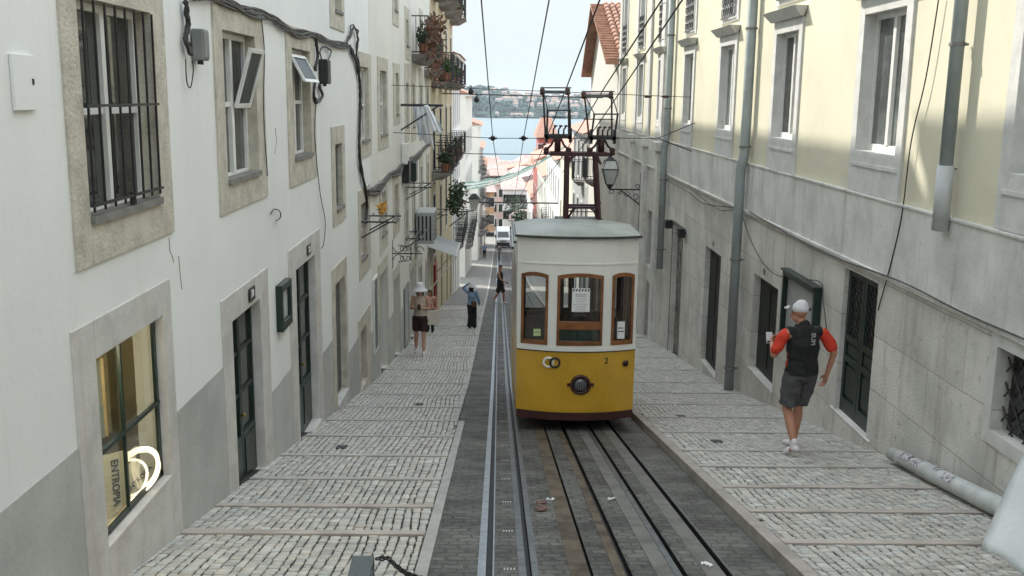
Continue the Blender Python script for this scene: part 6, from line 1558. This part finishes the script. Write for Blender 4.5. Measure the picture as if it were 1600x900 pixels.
MB().hexa([(wp.x-.035, wp.y-.01, wp.z-.06), (wp.x+.035, wp.y-.01, wp.z-.06), (wp.x+.035, wp.y, wp.z-.06), (wp.x-.035, wp.y, wp.z-.06)], [(wp.x-.035, wp.y+.03, wp.z+.06), (wp.x+.035, wp.y+.03, wp.z+.06), (wp.x+.035, wp.y+.04, wp.z+.06), (wp.x-.035, wp.y+.04, wp.z+.06)]).build('case', whitef, t, bevel=.004)
MB().box(wp.x-.03, wp.x+.03, wp.y-.011, wp.y-.009, wp.z-.05, wp.z-.03).build('camera_lens', iron, t)

# woman with the white sun hat, coming up on the left
p = onpave(657, 553, .02); Hw = onY(656, 443, p.y).z-p.z
beige = mat('beige_top', (.50, .42, .34), .8, .08, 8, .2, 100); darkred = mat('dark_maroon_shorts', (.035, .015, .015), .8, .1, 8, .2, 100); tote = mat('cream_tote', (.58, .52, .44), .9, .06, 6, .3, 80)
def sunhat(m, br=.19, h=.12):
    def f(t, V, xf, hd, fwd, lat):
        c = hd+Vector((0, 0, .075)); mb = MB(); mb.lathe([(.001, h), (.05, h-.004), (.085, h-.03), (.098, h*.35), (.104, .0), (.135, -.035), (br, -.085), (br, -.092), (.13, -.045), (.09, -.005), (.001, .0)], c, 22)
        bake_simple(mb, 'sun_hat', m, t, xf)
    return f
def long_hair(mb, hd, fwd, lat):
    mb.ell(hd+Vector((0, 0, .04))-fwd*.012, (.086, .098, .105), 14, 10)
    for s_ in (-1, 0, 1): mb.cap(hd-fwd*.06+lat*s_*.05, hd-fwd*.08+lat*s_*.055+Vector((0, 0, -.26)), .05, .035, 8)
J = P_(look=(0, 1, -.6), head=(0, .05, 1.60), elL=(-.22, .02, 1.14), elR=(.22, .02, 1.14), wrL=(-.05, .26, 1.20), wrR=(.06, .26, 1.21), hdL=(.5, .4, .6), hdR=(-.5, .4, .6), curlL=.9, curlR=.9,
       shL=(-.17, 0, 1.40), shR=(.17, 0, 1.40), knL=(-.09, .10, .50), anL=(-.09, .16, .12), knR=(.10, -.02, .50), anR=(.12, -.16, .10))
def bag(sd, m, at=None, size=(.30, .10, .36), strap=True):
    def f(t, V, xf, hd, fwd, lat):
        s_ = -1 if sd == 'L' else 1; c = Vector(at or (s_*.30, .02, .92)); w_, d_, h = size; mb = MB()
        mb.hexa([(c.x-w_*.45, c.y-d_/2, c.z-h/2), (c.x+w_*.45, c.y-d_/2, c.z-h/2), (c.x+w_*.45, c.y+d_/2, c.z-h/2), (c.x-w_*.45, c.y+d_/2, c.z-h/2)], [(c.x-w_/2, c.y-d_*.2, c.z+h/2), (c.x+w_/2, c.y-d_*.2, c.z+h/2), (c.x+w_/2, c.y+d_*.2, c.z+h/2), (c.x-w_/2, c.y+d_*.2, c.z+h/2)])
        if strap: mb.tube([c+Vector((-w_*.3, 0, h/2-.02)), V('sh'+sd)+Vector((s_*.0, .0, .06)), c+Vector((w_*.3, 0, h/2-.02))], .012, 6)
        bake(mb, 'shoulder_bag', m, t, xf, .012)
    return f
person('woman in white sun hat and dark shorts with cream tote, looking at her phone', p, Hw, R(180), J,
       [('top', beige, shirt(.012, .3, 0, True, False)), ('shorts', darkred, trousers(.36, .02)), ('shoes', whitef, shoes(.0, .05))], skin2, (hairB, long_hair), voxel=.010, extras=[sunhat(whitef), bag('L', tote), phone('R', (-.06, .09, .03))], female=True)
# companion half hidden behind her
p = onpave(672, 519, .02); Hc = onY(672, 455, p.y).z-p.z
salmon = mat('salmon_top', (.50, .26, .20), .8, .08, 8, .2, 100)
person('person in salmon top and black trousers, half hidden behind the woman in the sun hat', p, Hc+.05, R(170), P_(wrR=(.16, .22, 1.1), elR=(.25, 0, 1.15)),
       [('top', salmon, shirt(.015, .6, 1)), ('trousers', black, trousers(1, .02)), ('shoes', black, shoes())], skin1, (hairB, long_hair), voxel=.014, female=True, extras=[bag('R', black, (.28, .05, .8), (.26, .1, .32))])
# woman in denim shirt holding her hat, seen from behind
p = onpave(737, 513, .02); Hw = onY(737, 440, p.y).z-p.z
denim = mat('pale_blue_denim', (.20, .30, .44), .85, .1, 8, .2, 90)
J = P_(look=(.2, 1, .1), elL=(-.36, .06, 1.52), wrL=(-.16, .10, 1.70), hdL=(.6, .0, .6), shL=(-.18, 0, 1.42), shR=(.17, 0, 1.40), elR=(.24, .05, 1.14), wrR=(.25, .16, .93), knL=(-.06, 0, .5), anL=(-.08, -.02, .09), anR=(.10, 0, .09))
person('woman in pale blue shirt and wide black trousers holding a white hat on her head', p, Hw*.97, R(-12), J,
       [('shirt', denim, shirt(.020, .9, 1, True, True, True)), ('trousers', black, trousers(1, .025, .03)), ('shoes', black, shoes())], skin2, (hairD, long_hair), voxel=.012, female=True, extras=[sunhat(whitef, .17, .10), bag('R', mat('brown_leather', (.09, .04, .02), .5, .1, 5, 0), (.12, -.16, .98), (.22, .09, .2))])
# man in black vest crossing the rails
p = onpave(781, 475, 0); Hw = onY(784, 414, p.y).z-p.z
J = P_(look=(.7, .7, 0), elL=(-.20, -.08, 1.13), wrL=(-.16, .06, .92), elR=(.22, .12, 1.15), wrR=(.22, .35, 1.05), knL=(-.09, .14, .5), anL=(-.09, .16, .1), knR=(.09, -.06, .5), anR=(.10, -.26, .13))
person('man in black vest and dark shorts stepping across the rails', p, Hw, R(-115), J,
       [('vest', black, shirt(.018, .2, 1, True, False)), ('shorts', mat('dark_patterned_shorts', (.03, .028, .03), .85, .3, 20, .2), trousers(.42, .03)), ('shoes', whitef, shoes())], skin1, (hairD, short_hair), voxel=.013)
# distant walkers
for px, py, pt, lb, tm, bm_, hr in ((780, 407, 383, 'distant person in grey clothes walking in the road near the white van', greyf, greyf, hairD),
                            (757, 403, 380, 'distant person in pale shirt and dark trousers on the far left pavement', denim, black, hairD),
                            (753, 382, 362, 'distant person in orange top near the far left house fronts', mat('orange_top', (.55, .22, .05), .8, .1, 5, 0), black, hairB),
                            (748, 400, 380, 'distant person in white top close to the far left wall', whitef, black, hairD)):
    p = onpave(px, py, .02); hh = min(1.85, max(1.55, onY(px, pt, p.y).z-p.z))
    person(lb, p, hh, R(rnd.choice((0, 180, 160))), P_(knL=(-.09, .10, .5), anL=(-.09, .12, .1), anR=(.10, -.14, .1)), [('top', tm, shirt(.02, .6, 1)), ('trousers', bm_, trousers(1, .02)), ('shoes', black, shoes())], skin1, (hr, short_hair), voxel=.03)

# ------------------------------------------------------------------ far town, river, far bank
water = bpy.data.materials.new('river_water'); t_, N, L = nodes(water); b = N['Principled BSDF']; b.inputs['Base Color'].default_value = (.115, .155, .165, 1); b.inputs['Roughness'].default_value = .5; b.inputs['Specular IOR Level'].default_value = .12
nn = N.new('ShaderNodeTexNoise'); nn.inputs['Scale'].default_value = .08; nn.inputs['Detail'].default_value = 6; ge = N.new('ShaderNodeNewGeometry'); L.new(ge.outputs['Position'], nn.inputs['Vector'])
bp = N.new('ShaderNodeBump'); bp.inputs['Strength'].default_value = .5; bp.inputs['Distance'].default_value = 1.5; L.new(nn.outputs['Fac'], bp.inputs['Height']); L.new(bp.outputs[0], b.inputs['Normal'])
struct(MB().quad((-3000, 690, -58), (3000, 690, -58), (3000, 2800, -58), (-3000, 2800, -58)).build('river', water))
# far bank hills
hillM = mat('far_wooded_hill', (.035, .07, .055), .95, .35, .012, 0, spots=0); 
sky_px = [(500, 146), (700, 140), (735, 137), (752, 136), (766, 136), (775, 140), (788, 141), (800, 148), (815, 150), (840, 150), (870, 151), (900, 150), (960, 149), (1100, 148), (1300, 146)]
vs = []; fs = []; q = random.Random(12); nx = 160; rows_ = [(2760, 0), (2800, .12), (2850, .45), (2950, .8), (3100, 1.0), (3500, .95)]
def skyz(px):
    for (a, ya), (b_, yb) in zip(sky_px, sky_px[1:]):
        if a <= px <= b_: return ya+(yb-ya)*(px-a)/(b_-a)
    return 148
for (yy, hf) in rows_:
    for i in range(nx+1):
        px = 500+800*i/nx; P = onY(px, skyz(px), 3100); z = -59+(P.z+59)*hf + (q.uniform(-3, 3) if hf > .3 else q.uniform(-1, 1)); vs.append((onY(px, 150, yy).x, yy, z))
for r_ in range(len(rows_)-1):
    for i in range(nx): a = r_*(nx+1)+i; fs.append((a, a+1, a+nx+2, a+nx+1))
struct(MB().add(vs, fs).build('far_hill', hillM))
# woods texture on the hill and the distant town: uncountable
def hillpt(px, f):
    P = onY(px, skyz(px), 3100)
    ys_ = [r_[0] for r_ in rows_]; hs = [r_[1] for r_ in rows_]
    k = f*4; i = min(int(k), 3); u = k-i; y = ys_[i]+(ys_[i+1]-ys_[i])*u; hf = hs[i]+(hs[i+1]-hs[i])*u
    return Vector((onY(px, 150, y).x, y, -59+(P.z+59)*hf))
mb = MB(); q = random.Random(31)
for k in range(2600):
    px = q.uniform(700, 1010); f = q.uniform(.12, 1.0)
    if px > 805 and f > .45 and q.random() < .55: continue
    P = hillpt(px, f); r_ = q.uniform(4, 9); mb.ell(P+Vector((0, 0, 1)), (r_, r_, r_*.8), 6, 4)
tag(mb.build('far_woods', mat('far_trees', (.025, .06, .045), .95, .4, .02, 0)), 'dark green woods covering the far river bank', 'woods', kind='stuff')
for nm, m, cond, seed, n in (('far_town', mat('far_white_walls', (.42, .41, .38), .9, .1, .02, 0), .9, 5, 110), ('far_roofs', mat('far_orange_roofs', (.36, .25, .20), .9, .1, .02, 0), .9, 5, 110)):
    mb = MB(); q = random.Random(seed)
    for k in range(n):
        px = q.uniform(795, 1010) if q.random() < .9 else q.uniform(750, 795); f = q.uniform(.5, .98) if q.random() < .85 else q.uniform(.1, .3)
        P = hillpt(px, f); w_, h = q.uniform(5, 14), q.uniform(5, 13)
        if nm == 'far_town': mb.box(P.x-w_, P.x+w_, P.y-8, P.y+6, P.z-5, P.z+h)
        else: mb.hexa([(P.x-w_-1, P.y-9, P.z+h+.1), (P.x+w_+1, P.y-9, P.z+h+.1), (P.x+w_+1, P.y+7, P.z+h+.1), (P.x-w_-1, P.y+7, P.z+h+.1)], [(P.x-w_*.6, P.y-2, P.z+h+4), (P.x+w_*.6, P.y-2, P.z+h+4), (P.x+w_*.6, P.y, P.z+h+4), (P.x-w_*.6, P.y, P.z+h+4)])
    tag(mb.build(nm, m), 'pale town houses scattered on the far bank' if nm == 'far_town' else 'orange roofs of the town on the far bank', 'town', kind='stuff')
mb = MB(); q = random.Random(8)
for k in range(60): px = q.uniform(740, 1000); P = hillpt(px, .12); w_ = q.uniform(8, 40); mb.box(P.x-w_, P.x+w_, P.y-6, P.y, -58, -58+q.uniform(2, 6))
tag(mb.build('far_quay', mat('far_pale_quay', (.5, .48, .43), .9, .1, .02, 0)), 'pale quays and sheds along the far shore', 'quay', kind='stuff')
# houses at the foot of the hill, facing up the street
def block(label, pl, pr, pt, y, m, rm, cols, rows, dep=10, roofh=2.2, dorm=0, zb=None, wm=pane, win=(1.0, 1.6)):
    a, b = onY(pl, pt, y), onY(pr, pt, y); x0, x1, zt = a.x, b.x, (a.z+b.z)/2; z0 = gz(y)-3
    t = thing('town_house', label, 'house', ((x0+x1)/2, y, gz(y)), 'town houses below the end of the street')
    MB().box(x0, x1, y, y+dep, z0, zt).build('wall', m, t)
    o = .5; mb = MB(); mb.hexa([(x0-o, y-o, zt+.02), (x1+o, y-o, zt+.02), (x1+o, y+dep+o, zt+.02), (x0-o, y+dep+o, zt+.02)], [(x0+(x1-x0)*.2, y+dep*.45, zt+roofh), (x1-(x1-x0)*.2, y+dep*.45, zt+roofh), (x1-(x1-x0)*.2, y+dep*.55, zt+roofh), (x0+(x1-x0)*.2, y+dep*.55, zt+roofh)])
    rf = mb.build('roof', rm, t)
    for k in range(dorm):
        xc = x0+(x1-x0)*(k+1)/(dorm+1); MB().box(xc-.7, xc+.7, y+dep*.1, y+dep*.3, zt+.1, zt+1.6).build('dormer', pane, rf)
    for i in range(cols):
        xc = x0+(x1-x0)*(i+.5)/cols
        for k in range(rows):
            zc_ = zt-1.8-k*3.1
            if zc_ < gz(y): continue
            f = MB().box(xc-win[0]/2-.12, xc+win[0]/2+.12, y-.04, y+.02, zc_-win[1]/2-.12, zc_+win[1]/2+.12).build('window', stoneW, t); MB().box(xc-win[0]/2, xc+win[0]/2, y-.06, y-.041, zc_-win[1]/2, zc_+win[1]/2).build('pane', wm, f)
    return t
block('pink plastered house with tiled roof and two dormers below the end of the street', 756, 800, 288, 205, pink, tileP, 4, 6, 14, 3.0, 3)
block('white rendered block with many windows straight below the street end', 786, 822, 296, 190, white, tileP, 4, 8, 12, 2)
block('cream yellow low building behind the white van', 800, 850, 345, 172, mat('pale_yellow_wall', (.60, .50, .26), .9, .1, 1, 0), tileP, 5, 3, 8, 1.5)
block('orange plastered narrow house left of the white van', 748, 772, 300, 176, mat('orange_wall', (.50, .32, .18), .9, .1, 1, 0), tileP, 3, 6, 9, 2)
block('broad house with long pink roof beside the river', 762, 850, 278, 330, white2, tileP, 9, 6, 20, 5, 4)
block('pink roofed warehouse on the left below the river', 735, 790, 268, 380, pink, tileP, 7, 5, 22, 5, 2)
block('white house with red roof on the right below the river', 830, 870, 258, 260, white2, tile, 4, 8, 14, 4)
block('wide tiled block on the far left close to the water', 690, 760, 262, 450, white2, tileP, 8, 4, 25, 5)
block('wide tiled block on the right close to the water', 800, 900, 260, 470, pink, tileP, 9, 4, 25, 5)
block('red brown house gable on the right above the street end', 842, 868, 215, 150, redp, tile, 3, 9, 10, 3)
for (px, py, y, r_, lb) in ((820, 338, 166, 2.6, 'round dark green tree in front of the cream yellow building'), (836, 345, 160, 2.2, 'smaller tree at the right edge of the street end'), (812, 325, 185, 3.2, 'tall green tree between the blocks below the street')):
    p = onY(px, py, y); t = thing('street_tree', lb, 'tree', (p.x, y, gz(y))); MB().tube([(p.x, y, gz(y)-.3), (p.x+.1, y, p.z-r_*.5), (p.x, y, p.z)], .2, 8, rs=[.25, .18, .08]).build('trunk', MATS['bark'], t); mb = MB(); q = random.Random(int(px))
    for k in range(9): foliage((p.x+q.uniform(-.6, .6)*r_, y+q.uniform(-.6, .6)*r_, p.z+q.uniform(-.5, .5)*r_), (r_*.5, r_*.5, r_*.42), 60, .3, 300+k, mb)
    mb.build('crown', leafD, t)
q = random.Random(44)
tints = [('white walled', white), ('cream walled', white2), ('pink walled', pink), ('pale yellow walled', MATS['pale_yellow_wall'])]
for k in range(46):
    y = 215 + 400*(k/46)**1.2; px = q.uniform(738, 875); p = onY(px, 300, y); g = gz(y); w_, dp = q.uniform(4, 9), q.uniform(4, 7); h = min(q.uniform(7, 13), 1.965-(y*(q.uniform(243, 262)-150)/1550)-g)
    if h < 4: h = 4
    nm, m = tints[q.randrange(4)]; t = thing('town_house', 'small %s house in the jumble of clay roofs before the river' % nm, 'house', (p.x, y, g), '%s houses in the jumble of roofs before the river' % nm)
    z1 = g+h; MB().box(p.x-w_, p.x+w_, y, y+dp*2, g-3, z1).build('wall', m, t)
    mb = MB(); e = .6; r_ = q.uniform(1.6, 2.6)
    if q.random() < .5: mb.add([(p.x-w_-e, y-e, z1), (p.x+w_+e, y-e, z1), (p.x+w_+e, y+2*dp+e, z1), (p.x-w_-e, y+2*dp+e, z1), (p.x, y-e, z1+r_), (p.x, y+2*dp+e, z1+r_)], [(0, 1, 4), (2, 3, 5), (1, 2, 5, 4), (3, 0, 4, 5), (0, 3, 2, 1)])
    else: mb.add([(p.x-w_-e, y-e, z1), (p.x+w_+e, y-e, z1), (p.x+w_+e, y+2*dp+e, z1), (p.x-w_-e, y+2*dp+e, z1), (p.x-w_*.6, y+dp, z1+r_), (p.x+w_*.6, y+dp, z1+r_)], [(0, 1, 5, 4), (1, 2, 5), (2, 3, 4, 5), (3, 0, 4), (0, 3, 2, 1)])
    mb.build('roof', tileP if q.random() < .6 else tile, t)
    for i in range(3):
        for j in range(2):
            xc, zc_ = p.x-w_+w_*2*(i+.5)/3, z1-1.8-3*j; MB().box(xc-.5, xc+.5, y-.05, y+.02, zc_-.8, zc_+.8).build('window', pane, t)
# air between here and the far bank
hz = bpy.data.materials.new('river_haze'); t_, N, L = nodes(hz); N.remove(N['Principled BSDF']); v = N.new('ShaderNodeVolumePrincipled'); v.inputs['Color'].default_value = (.82, .92, 1, 1); v.inputs['Density'].default_value = .00005; v.inputs['Anisotropy'].default_value = .3
L.new(v.outputs[0], N['Material Output'].inputs['Volume'])
tag(MB().box(-3100, 3100, -60, 3600, -64, 46).build('haze', hz), 'pale haze thickening over the river', 'haze', kind='stuff')
